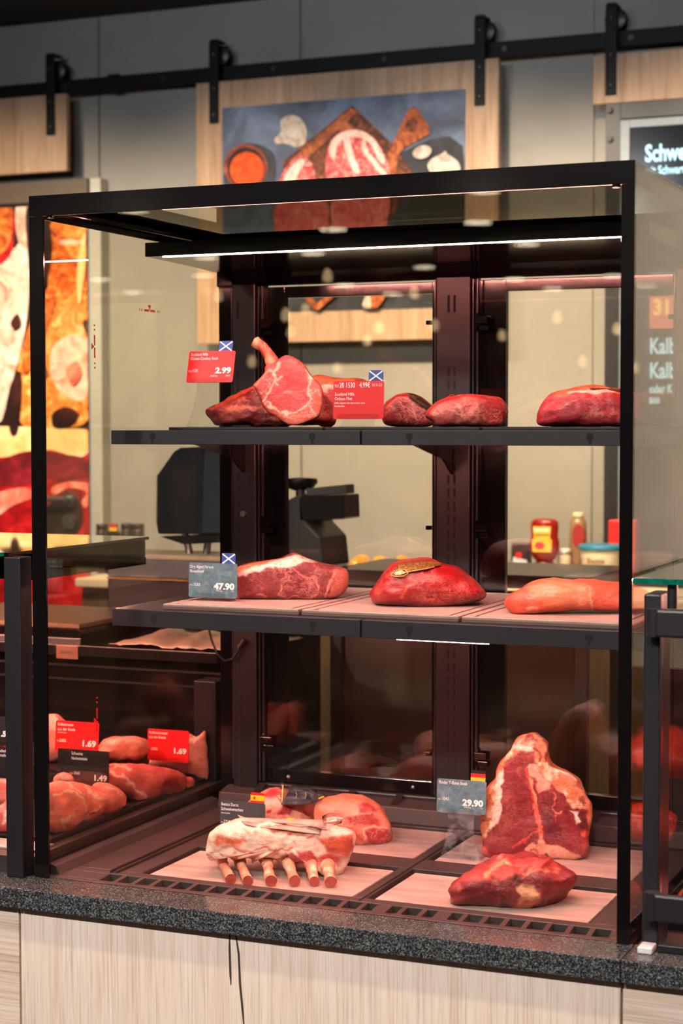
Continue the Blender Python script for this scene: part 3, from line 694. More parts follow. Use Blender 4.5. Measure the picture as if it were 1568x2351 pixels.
# red handling marks printed on the pane beside the pork counter
MRK = plain('red_mark_print', (235, 30, 26), 0.5, vary=0.03)
def mark(px0, py0, px1, py1, name='alignment_mark', w=0.0022):
    a, b = atX(px0, py0, 0.0), atX(px1, py1, 0.0); d = b-a; L = np.linalg.norm(d); d /= L; n = np.array([0, -d[2], d[1]]) if abs(d[1]) > 0.5 else np.array([0, -1.0, 0])
    mb = MB()
    for s0, s1 in ((0, .035), (.10, .135), (.24, .475), (.525, .76), (.865, .90), (.965, 1.0)):
        p, q = a+d*L*s0, a+d*L*s1
        mb.prism([(-0.0004, *(p+n*w)[1:]), (-0.0004, *(q+n*w)[1:]), (-0.0004, *(q-n*w)[1:]), (-0.0004, *(p-n*w)[1:])], (0.0003, 0, 0))
    c = a+d*L*0.5; s = 0.0095
    m1 = c+d*0.004; m2 = c-d*0.004
    mb.prism([(-0.0006, *(c+n*0.001-n*0.0)[1:]), (-0.0006, *(c-n*(-s*1.1)+d*s*0.62)[1:]), (-0.0006, *(c-n*(-s*1.1)-d*s*0.62)[1:])], (0.0003, 0, 0))
    return mb.build(name, MRK, sg)
mark(320, 711, 367, 716); mark(217, 745, 218, 846); mark(223, 1600, 223, 1706)
# canopy lamp
can = MB().prism([(0.05, 0.30, 1.064), (0.05, 0.30, 1.089), (0.05, 0.66, 1.089), (0.05, 0.66, 1.036), (0.05, 0.640, 1.046), (0.05, 0.60, 1.056), (0.05, 0.50, 1.060), (0.05, 0.318, 1.064)], (0.92, 0, 0)).build('lamp_canopy', FRAME, case, 0.0015)
MB().box(0.085, 0.925, 0.303, 0.308, 1.0622, 1.0642).build('led_strip', LED, can)
REFLM = plain('satin_reflection', (72, 68, 76), 0.25, 0.6)
# back columns with slots
def column(x0, x1, slots, fy=0.655):
    c = MB().box(x0, x1, fy, CY, 0.0, 1.05).build('back_column', plain('column_purple_black', (25, 23, 27), 0.38), case, 0.003)
    for ex in (x0-0.0035, x1+0.0035, x1+0.012):  # added pale strips imitate the vertical reflection lines on the column
        MB().box(ex-0.0014, ex+0.0014, fy+0.006, fy+0.014, 0.05, 1.035).build('reflection_line', REFLM, c, 0.0006)
    for sx in slots:
        z = 1.005
        MB().box(sx-0.0024, sx+0.0024, fy-0.0006, fy+0.004, z-0.032, z).build('slot', SLOTM, c)
        for k in range(34):
            z = 0.87-k*0.0255
            MB().box(sx-0.0022, sx+0.0022, fy-0.0006, fy+0.004, z-0.017, z).build('slot', SLOTM, c)
    return c
cl = column(0.046, 0.098, (0.0595,))
cc = column(0.477, 0.546, (0.503, 0.515))
column(0.935, 0.985, ())
MB().box(0.0085, 0.046, 0.672, CY, 0.0, 1.06).build('back_jamb', FRAME, case, 0.002)
MB().box(0.985, CX-0.0085, 0.672, CY, 0.0, 1.06).build('back_jamb', FRAME, case, 0.002)
MB().box(0.0085, CX-0.0085, 0.662, CY, 1.036, 1.133).build('back_header', FRAME, case, 0.003)
MB().box(0.098, 0.935, 0.668, CY, 0.0, 0.045).build('back_sill', DARKM, case, 0.003)
MB().cyl((0.072, 0.648, 0.585), (0.072, 0.656, 0.585), 0.006, 16).cyl((0.072, 0.646, 0.585), (0.072, 0.65, 0.585), 0.003, 12).build('lock_knob', STEEL, cl)
# rear doors
def rear_door(x0, x1, wl):
    d = MB().box(x0, x0+wl, 0.682, 0.700, 0.046, 1.034).box(x1-0.010, x1, 0.682, 0.700, 0.046, 1.034).box(x0+wl, x1-0.010, 0.682, 0.700, 0.046, 0.072).box(x0+wl, x1-0.010, 0.682, 0.700, 1.012, 1.034).build('rear_door', FRAME, case, 0.0015)
    MB().box(x0+wl, x1-0.010, 0.688, 0.693, 0.072, 1.012).build('pane', GREAR, d)
    MB().box(x0+0.004, x1-0.004, 0.668, 0.671, 0.075, 1.030).build('clear_inner_flap', ACRYL, d)
    for z in (0.13, 0.565, 0.955):
        MB().box(x0+0.006, x0+0.013, 0.660, 0.668, z-0.020, z+0.016).box(x0+0.006, x0+0.030, 0.656, 0.668, z-0.004, z+0.010).box(x0+0.008, x0+0.032, 0.660, 0.667, z-0.017, z-0.007).build('hinge', FRAME, d, 0.001)
        MB().box(x1-0.014, x1-0.004, 0.658, 0.668, z-0.004, z+0.004).build('catch', FRAME, d, 0.001)
    for fx in (0.15, 0.87):
        xx = x0+(x1-x0)*fx; MB().lathe((xx, 0.678, 0.058), [(0.002, 0), (0.0042, 0.002), (0.0045, 0.005)], 12, ax=(1, 0, 0), ay=(0, 0, 1), az=(0, 1, 0)).build('screw', STEEL, d)
    return d
rear_door(0.100, 0.470, 0.050); rear_door(0.549, 0.934, 0.058)
# vent step along the back of the deck
vs = MB().prism([(0.03, 0.615, 0.0), (0.03, 0.622, 0.030), (0.03, 0.667, 0.038), (0.03, 0.667, 0.0)], (0.955, 0, 0)).build('rear_vent_step', DECK, case, 0.002)
for k in range(9):
    x = 0.10+k*0.098; MB().prism([(x, 0.630, 0.0318), (x+0.004, 0.630, 0.0318), (x+0.004, 0.664, 0.046), (x, 0.664, 0.046)], (0.012, 0, 0)).build('vent_fin', DECK, vs)
# deck with four recesses
BX = [(0.160, 0.535), (0.574, 0.928)]; BYR = [(0.100, 0.292), (0.378, 0.600)]
dk = MB()
xs = [0.0100, BX[0][0]-0.008, BX[0][1]+0.008, BX[1][0]-0.008, BX[1][1]+0.008, CX-0.0086]
ys = [0.0, BYR[0][0]-0.007, BYR[0][1]+0.012, BYR[1][0]-0.007, BYR[1][1]+0.007, 0.668]
gx = (0.105, 0.985); gy = (0.026, 0.070)
dk.box(xs[0], xs[-1], 0.011, 0.668, -0.030, -0.012)
dk.box(xs[0], xs[-1], 0.011, gy[0], -0.012, 0.0).box(xs[0], gx[0], gy[0], gy[1], -0.012, 0.0).box(gx[1], xs[-1], gy[0], gy[1], -0.012, 0.0).box(xs[0], xs[-1], gy[1], ys[1], -0.012, 0.0)
dk.box(xs[0], xs[-1], ys[2], ys[3], -0.012, 0.0).box(xs[0], xs[-1], ys[4], ys[5], -0.012, 0.0)
for y0, y1 in ((ys[1], ys[2]), (ys[3], ys[4])):
    dk.box(xs[0], xs[1], y0, y1, -0.012, 0.0).box(xs[2], xs[3], y0, y1, -0.012, 0.0).box(xs[4], xs[5], y0, y1, -0.012, 0.0)
deck = dk.build('deck', DECK, case, 0.0015)
MB().prism([(0.0087, 0.03, 0.0), (0.030, 0.03, 0.0), (0.022, 0.03, 0.014), (0.0087, 0.03, 0.018)], (0, 0.60, 0)).build('side_ledge', DECK, deck)
MB().box(0.100, 0.104, 0.075, 0.62, 0.0, 0.006).build('guide_rail', DECK, deck, 0.0015)
MB().box(0.112, 0.115, 0.075, 0.62, 0.0, 0.005).build('guide_rail', DECK, deck, 0.001)
MB().box(0.5595, 0.5625, 0.075, 0.62, 0.0, 0.0012).build('deck_joint', SLOTM, deck)
MB().box(gx[0], gx[1], gy[0]+0.001, gy[1]-0.001, -0.0118, -0.0112).build('grille_well', SLOTM, deck)
nb = 26; pitch = (gx[1]-gx[0])/nb
for k in range(nb+1):
    x = gx[0]+k*pitch; wide = 0.012 if k in (15, 18) else 0.0042
    MB().prism([(x-wide, gy[0], -0.0005), (x+wide, gy[0], -0.0005), (x+wide-0.004, gy[1], -0.0005), (x-wide-0.004, gy[1], -0.0005)], (0, 0, -0.010)).build('grille_bar', DECK, deck)
# shelves
def shelf(x0, x1, z, h, keys):
    y0, y1 = 0.20, 0.652
    s = MB().box(x0, x1, y0+0.0022, y1, z-0.004, z).build('shelf', SHELFM, case, 0.0008)
    MB().box(x0, x1, y0, y0+0.002, z-h, z).box(x0, x1, y0+0.002, y0+0.014, z-h, z-h+0.002).box(x0, x0+0.002, y0+0.002, y0+0.30, z-h, z-0.004).box(x1-0.002, x1, y0+0.002, y0+0.30, z-h, z-0.004).build('front_lip', SHELFM, s, 0.0012)
    for k in keys:
        r = 0.0062; zc = z-h*0.42
        c = [(k+r*math.cos(q), y0-0.0003, zc+r*math.sin(q)) for q in np.linspace(-PI*0.36, PI*1.36, 18)]
        MB().prism(c+[(k-0.0022, y0-0.0003, zc-r*1.9), (k+0.0022, y0-0.0003, zc-r*1.9)], (0, 0.0015, 0)).build('keyhole', SLOTM, s)
    MB().box(x0+0.03, x1-0.03, y0+0.016, y0+0.021, z-h+0.003, z-h+0.005).build('led_strip', LED, s)
    return s
ZS1, ZS2 = 0.752, 0.437
for z, h in ((ZS1, 0.0245), (ZS2, 0.030)):
    shelf(0.036, 0.5105, z, h, (0.119, 0.424)); s = shelf(0.5135, 0.988, z, h, (0.598, 0.902))
    for x in (0.072, 0.512, 0.955):
        MB().prism([(x-0.002, 0.30, z-0.006), (x-0.002, 0.652, z-0.006), (x-0.002, 0.652, z-0.085), (x-0.002, 0.60, z-0.055), (x-0.002, 0.45, z-0.028)], (0.004, 0, 0)).build('shelf_bracket', FRAME, case)
MB().box(0.575, 0.735, 0.2025, 0.2050, ZS2-0.0311, ZS2-0.0302).build('led_strip', LED, s)
# vent slots in the shelf beside the slate tag
sh = [o for o in COL.objects if o.name.startswith('shelf') and o.parent is case and not o.name.startswith('shelf_bracket')]
for k in range(7):
    MB().box(0.052, 0.12, 0.34+k*0.030, 0.343+k*0.030, ZS2-0.0006, ZS2+0.0003).build('vent_slot', SLOTM, sh[2])
# lamp cable under the shelf
q = [atY(a, b, 0.648) for a, b in ((478, 1440), (486, 1470), (498, 1500), (515, 1517), (533, 1514), (545, 1498), (551, 1480), (562, 1470))]
MB().tube(q, 0.0024, 8).build('cable', BLACK, case)
MB().cyl(atY(549, 1486, 0.648), atY(562, 1469, 0.648), 0.005, 10).build('plug', BLACK, case)
# ------------------------------------------------------------------ boards that lie on the deck and shelves
def serving_board(x0, x1, y0, y1, z0, z1, m, label, groove=False):
    t = thing('serving_board', label, 'board', ((x0+x1)/2, (y0+y1)/2, z0), 'serving boards in the glass case')
    if not groove:
        bx('slab', x0, x1, y0, y1, z0, z1, m, t, 0.0015); return
    g = 0.016; w = 0.006
    bx('rim', x0, x1, y0, y1, z0, z1-0.0025, plain('board_rim_dark', (104, 84, 78), 0.5), t, 0.0015)
    MB().box(x0+g+w, x1-g-w, y0+g+w, y1-g-w, z1-0.0026, z1).build('top', m, t, 0.0006)
    MB().box(x0+0.001, x0+g, y0+0.001, y1-0.001, z1-0.0026, z1).box(x1-g, x1-0.001, y0+0.001, y1-0.001, z1-0.0026, z1).box(x0+g, x1-g, y0+0.001, y0+g*0.6, z1-0.0026, z1).box(x0+g, x1-g, y1-g, y1-0.001, z1-0.0026, z1).build('border', m, t, 0.0006)
DB = -0.004
nm = [['pale wood-look board under the rack of pork ribs', 'pale wood-look board under the vacuum-packed pork necks'], ['pale wood-look board under the trimmed dark beef roast', 'pale wood-look board under the upright T-bone steak']]
for i in range(2):
    for j in range(2):
        serving_board(BX[i][0], BX[i][1], BYR[j][0], BYR[j][1], -0.0115, DB, BOARD, nm[i][j])
ZB2 = ZS2+0.010
serving_board(0.125, 0.388, 0.222, 0.645, ZS2, ZB2, BOARDM, 'pale stone-look board under the dry-aged roast beef', True)
serving_board(0.393, 0.676, 0.222, 0.645, ZS2, ZB2, BOARDM, 'pale stone-look board under the red roast with foil label', True)
serving_board(0.681, 0.968, 0.222, 0.645, ZS2, ZB2, BOARDM, 'pale stone-look board under the orange veal loin', True)
ZB1 = ZS1+0.0055
for a, b, l in ((0.105, 0.405, 'thin dark tray under the cowboy steak'), (0.410, 0.690, 'thin dark tray under the two beef fillets'), (0.695, 0.965, 'thin dark tray under the large beef rump')):
    bx('shelf_tray', a, b, 0.285, 0.645, ZS1, ZB1, DARKM, None, 0.001, label=l, cat='tray', group='thin dark trays on the upper shelf')
# ================================================================== meat on the upper shelf
def Yof(px, py, Z): return atZ(px, py, Z)[1]
LEAN, LEAN2, DARKL, FAT, FATO, FATP_ = (190, 38, 34), (212, 46, 38), (112, 26, 30), (240, 196, 168), (214, 112, 70), (244, 216, 196)
c2 = crop(560, 760, 240/1568); c4 = crop(400, 620, 600/1568); c5 = crop(960, 600, 608/1568)
st = thing('cowboy_steak', 'bright red cowboy steak with long rib bone propped upright on the upper shelf', 'meat', (*atY(665, 975, 0.36)[:2], ZB1))
steak = lump('meat', c2([(490, 430), (610, 365), (740, 400), (860, 490), (930, 590), (1000, 680), (1090, 760), (1150, 870), (1178, 1000), (1170, 1140), (1120, 1280), (990, 1350), (820, 1400), (700, 1405), (600, 1360), (520, 1310), (420, 1260), (330, 1190), (262, 1100), (255, 1040), (200, 940), (130, 830), (135, 790), (210, 710), (280, 620), (290, 540), (340, 490), (420, 470)]),
  0.35, ZB1, 0.011, 0.022, MEAT, LEAN2, [
  ('poly', c2([(940, 600), (1100, 780), (1180, 1000), (1170, 1150), (1120, 1290), (820, 1400), (600, 1370), (420, 1260), (260, 1100), (330, 1080), (480, 1210), (740, 1230), (880, 1180), (980, 1060), (960, 900), (970, 780)]), (216, 84, 62), 4, 1.0),
  ('line', c2([(430, 620), (440, 740), (400, 830), (350, 960), (280, 1030)]), FAT, 2.5, 0.2, 2.2),
  ('line', c2([(430, 740), (540, 690)]), FAT, 2.5, 0.2, 2.2), ('line', c2([(420, 650), (490, 560), (500, 470)]), FAT, 3, 0.2, 3.2), ('line', c2([(300, 620), (420, 600)]), FAT, 2, 0.2, 2.5),
  ('line', c2([(430, 740), (510, 820)]), FAT, 2.5, 0.2, 1.2),
  ('line', c2([(930, 590), (1010, 690)]), FAT, 3, 0.2, 3.6), ('line', c2([(1010, 700), (960, 800), (940, 920), (990, 1000), (960, 1080), (860, 1180), (700, 1225), (520, 1215), (400, 1150), (330, 1080)]), FAT, 2.5, 0.2, 2.6, 6),
  ('line', c2([(560, 930), (760, 910), (900, 880)]), (222, 120, 100), 2, 0.4, 1.0, 3), ('line', c2([(980, 1020), (980, 1180), (1060, 1240)]), FAT, 2, 0.2, 1.3, 5), ('line', c2([(1020, 930), (1100, 900), (1120, 980)]), FAT, 2, 0.2, 1.1, 5),
  ('line', c2([(540, 1240), (700, 1290), (900, 1260), (1050, 1270)]), (226, 150, 120), 2.5, 0.3, 1.6, 6),
  ('poly', c2([(220, 720), (380, 640), (400, 760), (330, 940), (260, 1000), (150, 840)]), (204, 62, 50), 4, 1.0),
  ('line', c2([(140, 800), (200, 760), (280, 640)]), (226, 150, 120), 3, 0.3, 2.5)],
  st, az=0.22, pf=9, pb=7, marb=0.3, amp=0.0018, na=200, nf=48, seed=3, tilt=0.10, back=(150, 40, 36))
P = lambda q, y: [atY(a, b, y) for a, b in c2(q)]
bone('rib_bone', P([(440, 500), (380, 380), (300, 270), (225, 205), (165, 160)], 0.375), [0.0125, 0.0105, 0.0095, 0.0095, 0.0105], st, ((206, 84, 60), (236, 160, 122)), 5, end=(150, 30, 30))
bone('trim_shred', P([(300, 190), (335, 240), (400, 290), (408, 310)], 0.364), [0.0012, 0.001, 0.001, 0.0008], st, ((214, 110, 84), (226, 150, 122)), 8)
lump('rib_steak', c4([(203, 850), (215, 828), (300, 788), (400, 722), (470, 690), (560, 700), (700, 720), (900, 740), (945, 830), (940, 920), (640, 930), (400, 932), (270, 930), (225, 895)]), 0.465, ZB1, 0.045, 0.04, MEATD, (132, 34, 32), [
  ('line', c4([(225, 840), (400, 725), (480, 695), (700, 722), (900, 745)]), FATO, 4, 0.3, 4.0), ('line', c4([(300, 870), (420, 820), (560, 830)]), (210, 96, 70), 4, 0.3, 3.5, 8),
  ('line', c4([(240, 900), (400, 880), (540, 900)]), (176, 74, 60), 4, 0.4, 3, 9), ('line', c4([(330, 800), (430, 770)]), (214, 120, 90), 4, 0.3, 2, 6)], amp=0.006, freq=34, seed=6,
  label='dark dry-aged rib steak lying on its side behind the cowboy steak', cat='meat')
lump('rib_steak', c4([(825, 640), (960, 638), (1090, 645), (1150, 655), (1185, 690), (1170, 760), (1000, 800), (960, 925), (850, 925), (820, 760)]), 0.595, ZB1, 0.025, 0.03, MEATD, (170, 40, 38), [
  ('poly', c4([(830, 640), (1090, 645), (1090, 690), (840, 670)]), FATO, 4, 0.3), ('line', c4([(860, 710), (1000, 690)]), FAT, 4, 0.2, 7, 6), ('line', c4([(850, 690), (1080, 672)]), (196, 70, 56), 2, 0.3, 2.0)], amp=0.004, seed=8,
  label='fat-edged rib steak lying behind the fillet price tag', cat='meat')
fl = lump('beef_fillet', c4([(1245, 900), (1262, 812), (1300, 770), (1345, 742), (1420, 738), (1500, 780), (1560, 830), (1572, 900), (1520, 938), (1300, 938)]), 0.475, ZB1, 0.035, 0.07, MEAT, (122, 36, 38), [
  ('line', c4([(1340, 800), (1420, 830), (1460, 900)]), (206, 120, 104), 2, 0.4, 1.0, 5), ('line', c4([(1270, 830), (1340, 760), (1440, 745)]), (196, 80, 66), 3, 0.4, 2.0, 4)], pf=4, amp=0.003, seed=11, marb=0.5, edge=((150, 50, 46), 0.9),
  label='round-ended dark beef fillet with a black foil label beside the fillet tag', cat='meat')
def lathelabel(pts, Y0, Y1, name, mat, parent, lift=0.0):
    a = [atY(u, v, Y0) for u, v in pts]
    MB().prism(a, (0, Y1-Y0, 0)).build(name, mat, parent)
LABELB = print_mat('black_gold_label', (14, 12, 10), (34, 28, 20), (120, 90, 50), 70, 2)
def patch(name, pts, o_y, mat, parent, dy=0.012, n=7):
    """a thin curved foil label: rows of points in photo pixels, each with its own depth"""
    rows = [[atY(a, b, y) for a, b, y in r] for r in pts]
    mb = MB().sheet(rows); ob = mb.build(name, mat, parent)
    m = ob.modifiers.new('thick', 'SOLIDIFY'); m.thickness = 0.0012; return ob
lump_patch('foil_label', fl, c4([(1395, 742), (1440, 744), (1500, 778), (1548, 824), (1566, 850)]), c4([(1420, 768), (1450, 790), (1490, 820), (1535, 850), (1558, 866)]), LABELB, fl)
f2 = lump('beef_fillet', c5([(48, 912), (90, 858), (160, 815), (290, 788), (400, 798), (480, 808), (520, 860), (522, 920), (490, 978), (330, 984), (130, 978), (80, 948)]), 0.42, ZB1, 0.04, 0.06, MEAT, (150, 44, 44), [
  ('poly', c5([(60, 910), (110, 860), (200, 822), (330, 830), (362, 900), (340, 974), (130, 970)]), (186, 82, 76), 4, 1.0),
  ('line', c5([(330, 820), (365, 890), (345, 974)]), (206, 110, 92), 2.5, 0.4, 1.4, 3), ('line', c5([(180, 880), (240, 905), (330, 890)]), (226, 150, 130), 1.5, 0.4, 1.0, 4), ('line', c5([(230, 850), (190, 930)]), (226, 150, 130), 1.5, 0.4, 0.8, 4),
  ('line', c5([(160, 812), (240, 800), (370, 800)]), (214, 60, 50), 2, 0.4, 1.6, 4)], pf=3.2, amp=0.0035, seed=13, marb=0.45,
  label='thick beef fillet with a paler cut end beside the centre of the upper shelf', cat='meat')
for k in range(5):
    a = c5([(170+k*45, 806-abs(k-2)*-2), (190+k*45, 796+random.uniform(-8, 4)), (215+k*42, 800+random.uniform(-12, 4))])
    bone('twine_shred', [atY(u, v, 0.40) for u, v in a], [0.0007, 0.0007, 0.0004], f2, ((200, 60, 52), (226, 120, 100)), 20+k)
f3 = lump('beef_rump', c5([(712, 920), (725, 870), (770, 815), (820, 772), (930, 747), (1060, 740), (1200, 755), (1290, 790), (1330, 880), (1300, 972), (1000, 974), (740, 972)]), 0.43, ZB1, 0.055, 0.09, MEAT, (186, 50, 62), [
  ('poly', c5([(800, 800), (830, 765), (1060, 735), (1210, 745), (1300, 790), (1200, 785), (1000, 772), (880, 795)]), FATO, 3, 0.2), ('line', c5([(890, 776), (1010, 764), (1200, 768)]), FATP_, 2, 0.1, 3, 3),
  ('line', c5([(870, 850), (950, 815)]), (220, 130, 118), 1.5, 0.4, 1.1, 3), ('line', c5([(1060, 800), (1080, 900), (1060, 950)]), (150, 30, 40), 2, 0.5, 1.4, 6), ('line', c5([(930, 940), (1040, 880), (1150, 870)]), (150, 32, 42), 2, 0.5, 1.4, 6)], pf=3.0, amp=0.004, seed=15, marb=0.4, na=190, nf=44,
  label='large beef rump with a fat strip and paper label on the upper shelf', cat='meat')
lump_patch('paper_label', f3, c5([(1010, 746), (1060, 744), (1120, 748), (1200, 758)]), c5([(1020, 756), (1080, 756), (1130, 764), (1210, 778)]), print_mat('brown_label', (60, 20, 16), (140, 60, 46), (180, 96, 76), 20), f3)

# ================================================================== meat on the lower shelf
c7 = crop(400, 1040, 600/1568); c8 = crop(960, 1060, 608/1568)
y = Yof(670, 1377, ZB2)+0.03
rb = lump('roast_beef', c7([(365, 868), (368, 750), (385, 684), (520, 650), (640, 630), (720, 608), (790, 630), (850, 650), (920, 668), (1020, 695), (1042, 760), (1010, 840), (900, 882), (600, 884), (400, 882)]), y, ZB2, 0.045, 0.09, MEATD, (120, 34, 40), [
  ('poly', c7([(360, 690), (520, 648), (640, 630), (720, 606), (800, 632), (855, 655), (760, 655), (735, 675), (560, 690), (420, 735), (365, 740)]), FATP_, 2.5, 0.1), ('poly', c7([(355, 735), (360, 690), (520, 648), (650, 622), (560, 660), (430, 700)]), FATO, 3, 0.1),
  ('poly', c7([(950, 780), (960, 700), (1020, 690), (1045, 760), (1010, 842), (930, 870)]), (196, 104, 90), 4, 0.3),
  ('line', c7([(640, 790), (630, 840), (670, 870), (740, 860), (800, 870), (850, 850), (860, 790), (840, 730)]), (220, 130, 112), 2, 0.3, 1.6, 5), ('line', c7([(900, 860), (930, 790), (960, 720)]), (220, 140, 120), 2, 0.3, 2.4, 4), ('line', c7([(700, 690), (770, 730), (830, 750)]), (214, 120, 106), 2, 0.3, 1.2, 5), ('line', c7([(500, 850), (560, 850)]), (214, 120, 106), 2, 0.3, 2, 5)], marb=1.1, pf=4.0, amp=0.003, seed=17, na=190, nf=46,
  label='dry-aged roast beef with a thick fat cap beside the slate price tag', cat='meat')
y = Yof(960, 1393, ZB2)+0.035
o7 = c7([(1168, 868), (1176, 832), (1230, 760), (1280, 700), (1350, 655), (1450, 642)]); o8 = c8([(80, 586), (130, 600), (250, 640), (350, 710), (400, 768), (398, 808), (330, 832), (200, 855), (40, 864)]); ob = c7([(1400, 928), (1290, 920), (1200, 905)])
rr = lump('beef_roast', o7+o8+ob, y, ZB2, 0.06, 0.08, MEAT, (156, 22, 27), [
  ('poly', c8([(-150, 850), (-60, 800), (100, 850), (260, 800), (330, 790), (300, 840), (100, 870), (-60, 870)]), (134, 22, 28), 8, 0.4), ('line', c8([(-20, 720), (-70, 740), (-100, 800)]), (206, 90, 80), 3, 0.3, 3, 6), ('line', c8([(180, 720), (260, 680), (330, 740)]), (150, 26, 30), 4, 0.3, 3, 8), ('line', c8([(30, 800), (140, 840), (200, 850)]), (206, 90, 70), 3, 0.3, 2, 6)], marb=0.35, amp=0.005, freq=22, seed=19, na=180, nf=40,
  label='smooth deep red beef roast wearing a gold-edged foil label', cat='meat')
GLDL = print_mat('gold_edged_label', (60, 40, 14), (110, 82, 40), (170, 138, 76), 90, 3)
lump_patch('foil_label', rr, c7([(1345, 668), (1400, 656), (1460, 650), (1530, 648), (1600, 652)]), c7([(1300, 722), (1390, 716), (1460, 704), (1520, 692), (1604, 674)]), GLDL, rr, 6, 0.004, 12)
GLD = plain('gold_foil', (206, 166, 84), 0.3, 0.5)
for q in (c7([(1300, 724), (1345, 720), (1390, 716), (1460, 704), (1520, 693), (1560, 684)]), c7([(1302, 738), (1340, 742), (1372, 738), (1404, 722), (1385, 698), (1330, 704), (1304, 722), (1302, 738)])):
    MB().tube([on_lump(rr, u, v, 0.005) for u, v in q], 0.0010, 6).build('label_edge', GLD, rr)
lump_patch('label_emblem', rr, c7([(1318, 722), (1340, 708), (1366, 704)]), c7([(1330, 736), (1362, 733), (1388, 720)]), print_mat('emblem_print', (170, 40, 30), (226, 190, 150), (250, 240, 226), 160), rr, 3, 0.005, 4)
y = Yof(1240, 1408, ZB2)+0.03
lump('veal_loin', c8([(515, 832), (540, 790), (600, 757), (680, 706), (800, 690), (1000, 700), (1190, 714), (1300, 735), (1380, 780), (1390, 850), (1310, 884), (1190, 885), (900, 890), (700, 902), (570, 906), (528, 872)]), y, ZB2, 0.045, 0.07, MEATW, (226, 98, 72), [
  ('poly', c8([(640, 740), (760, 700), (1000, 715), (1050, 780), (980, 860), (800, 850), (680, 800)]), (236, 132, 96), 8, 0.4), ('line', c8([(1095, 830), (1190, 780), (1300, 760)]), (206, 66, 52), 2, 0.2, 1.6, 3), ('line', c8([(1010, 740), (1030, 860), (1040, 884)]), (240, 176, 146), 3, 0.2, 2, 4), ('poly', c8([(515, 830), (545, 790), (640, 800), (680, 880), (570, 906), (525, 875)]), (218, 84, 58), 5, 0.3), ('line', c8([(640, 875), (690, 855), (700, 895)]), (242, 190, 160), 2, 0.2, 1.2, 4), ('line', c8([(760, 770), (900, 790), (980, 830)]), (242, 168, 132), 3, 0.2, 1.4, 8)], marb=0.6, amp=0.0045, freq=24, seed=21, na=190, nf=40,
  label='long orange-pink veal loin lying on the lower shelf', cat='meat')

# ================================================================== meat on the deck
c9 = crop(440, 1760, 520/1568); cT = crop(1090, 1670, 290/1568); cN = crop(960, 1640, 480/1568)
rk = thing('pork_rib_rack', 'pale pork rib rack standing on six bones with a vacuum label on top', 'meat', (*atZ(640, 2000, DB)[:2], DB))
yb = Yof(650, 2016, DB)+0.03
lump('rack_meat', c9([(104, 540), (112, 480), (140, 440), (200, 410), (300, 385), (450, 388), (620, 400), (760, 415), (900, 428), (1000, 420), (1090, 448), (1132, 490), (1125, 560), (1090, 640), (1050, 720), (1010, 770), (985, 800), (940, 770), (925, 712), (880, 690), (820, 684), (770, 700), (720, 692), (690, 664), (640, 668), (580, 660), (520, 642), (470, 640), (440, 650), (415, 672), (400, 640), (340, 640), (290, 650), (250, 628), (200, 628), (150, 650), (125, 640)]), yb, DB, 0.035, 0.075, MEATW, (246, 208, 188), [
  ('poly', c9([(140, 520), (160, 480), (260, 480), (390, 520), (330, 560), (250, 545), (150, 545)]), (222, 110, 76), 5, 0.2),
  ('poly', c9([(880, 500), (960, 490), (1100, 470), (1125, 560), (1080, 620), (960, 590), (930, 540)]), (214, 92, 68), 5, 0.3),
  ('poly', c9([(480, 420), (640, 420), (860, 470), (840, 490), (700, 470), (560, 455)]), (206, 110, 84), 4, 0.3),
  ('poly', c9([(880, 640), (1000, 600), (1060, 620), (1040, 680), (960, 700), (880, 690)]), (206, 70, 66), 5, 0.3), ('poly', c9([(720, 590), (850, 600), (890, 660), (840, 690), (740, 640)]), (190, 66, 70), 4, 0.4), ('poly', c9([(600, 640), (700, 600), (760, 650), (740, 700), (640, 670)]), (170, 60, 66), 5, 0.4),
  ('line', c9([(120, 610), (200, 560), (280, 555), (340, 575), (430, 590), (500, 560), (600, 580), (700, 570)]), (200, 104, 100), 3, 0.3, 2.4, 5), ('line', c9([(130, 640), (300, 650), (420, 670), (600, 655)]), (206, 110, 104), 4, 0.3, 3, 6), ('line', c9([(200, 600), (260, 620), (300, 590)]), (196, 100, 96), 3, 0.3, 2, 5)],
  rk, marb=0.05, amp=0.006, freq=34, seed=23, na=220, nf=48, pf=2.8)
for i, (a, b, r0) in enumerate((((205, 640), (272, 792), 30), ((335, 650), (388, 806), 30), ((515, 650), (548, 806), 33), ((672, 665), (712, 806), 33), ((826, 690), (850, 808), 30), ((945, 700), (962, 812), 34))):
    A = c9([a])[0]; Bp = c9([(b[0], b[1]-13)])[0]; r_ = r0*0.3316/1130; e = atZ(*Bp, DB+r_*1.05); s0 = atY(*A, yb-0.012)
    mid = (s0+e)/2
    bone('rib_bone', [s0+(s0-e)*0.15, s0, mid, e], [r_*1.3, r_*1.15, r_*0.80, r_*1.05], rk, ((226, 140, 112), (244, 204, 176)), 30+i, end=(190, 80, 66))
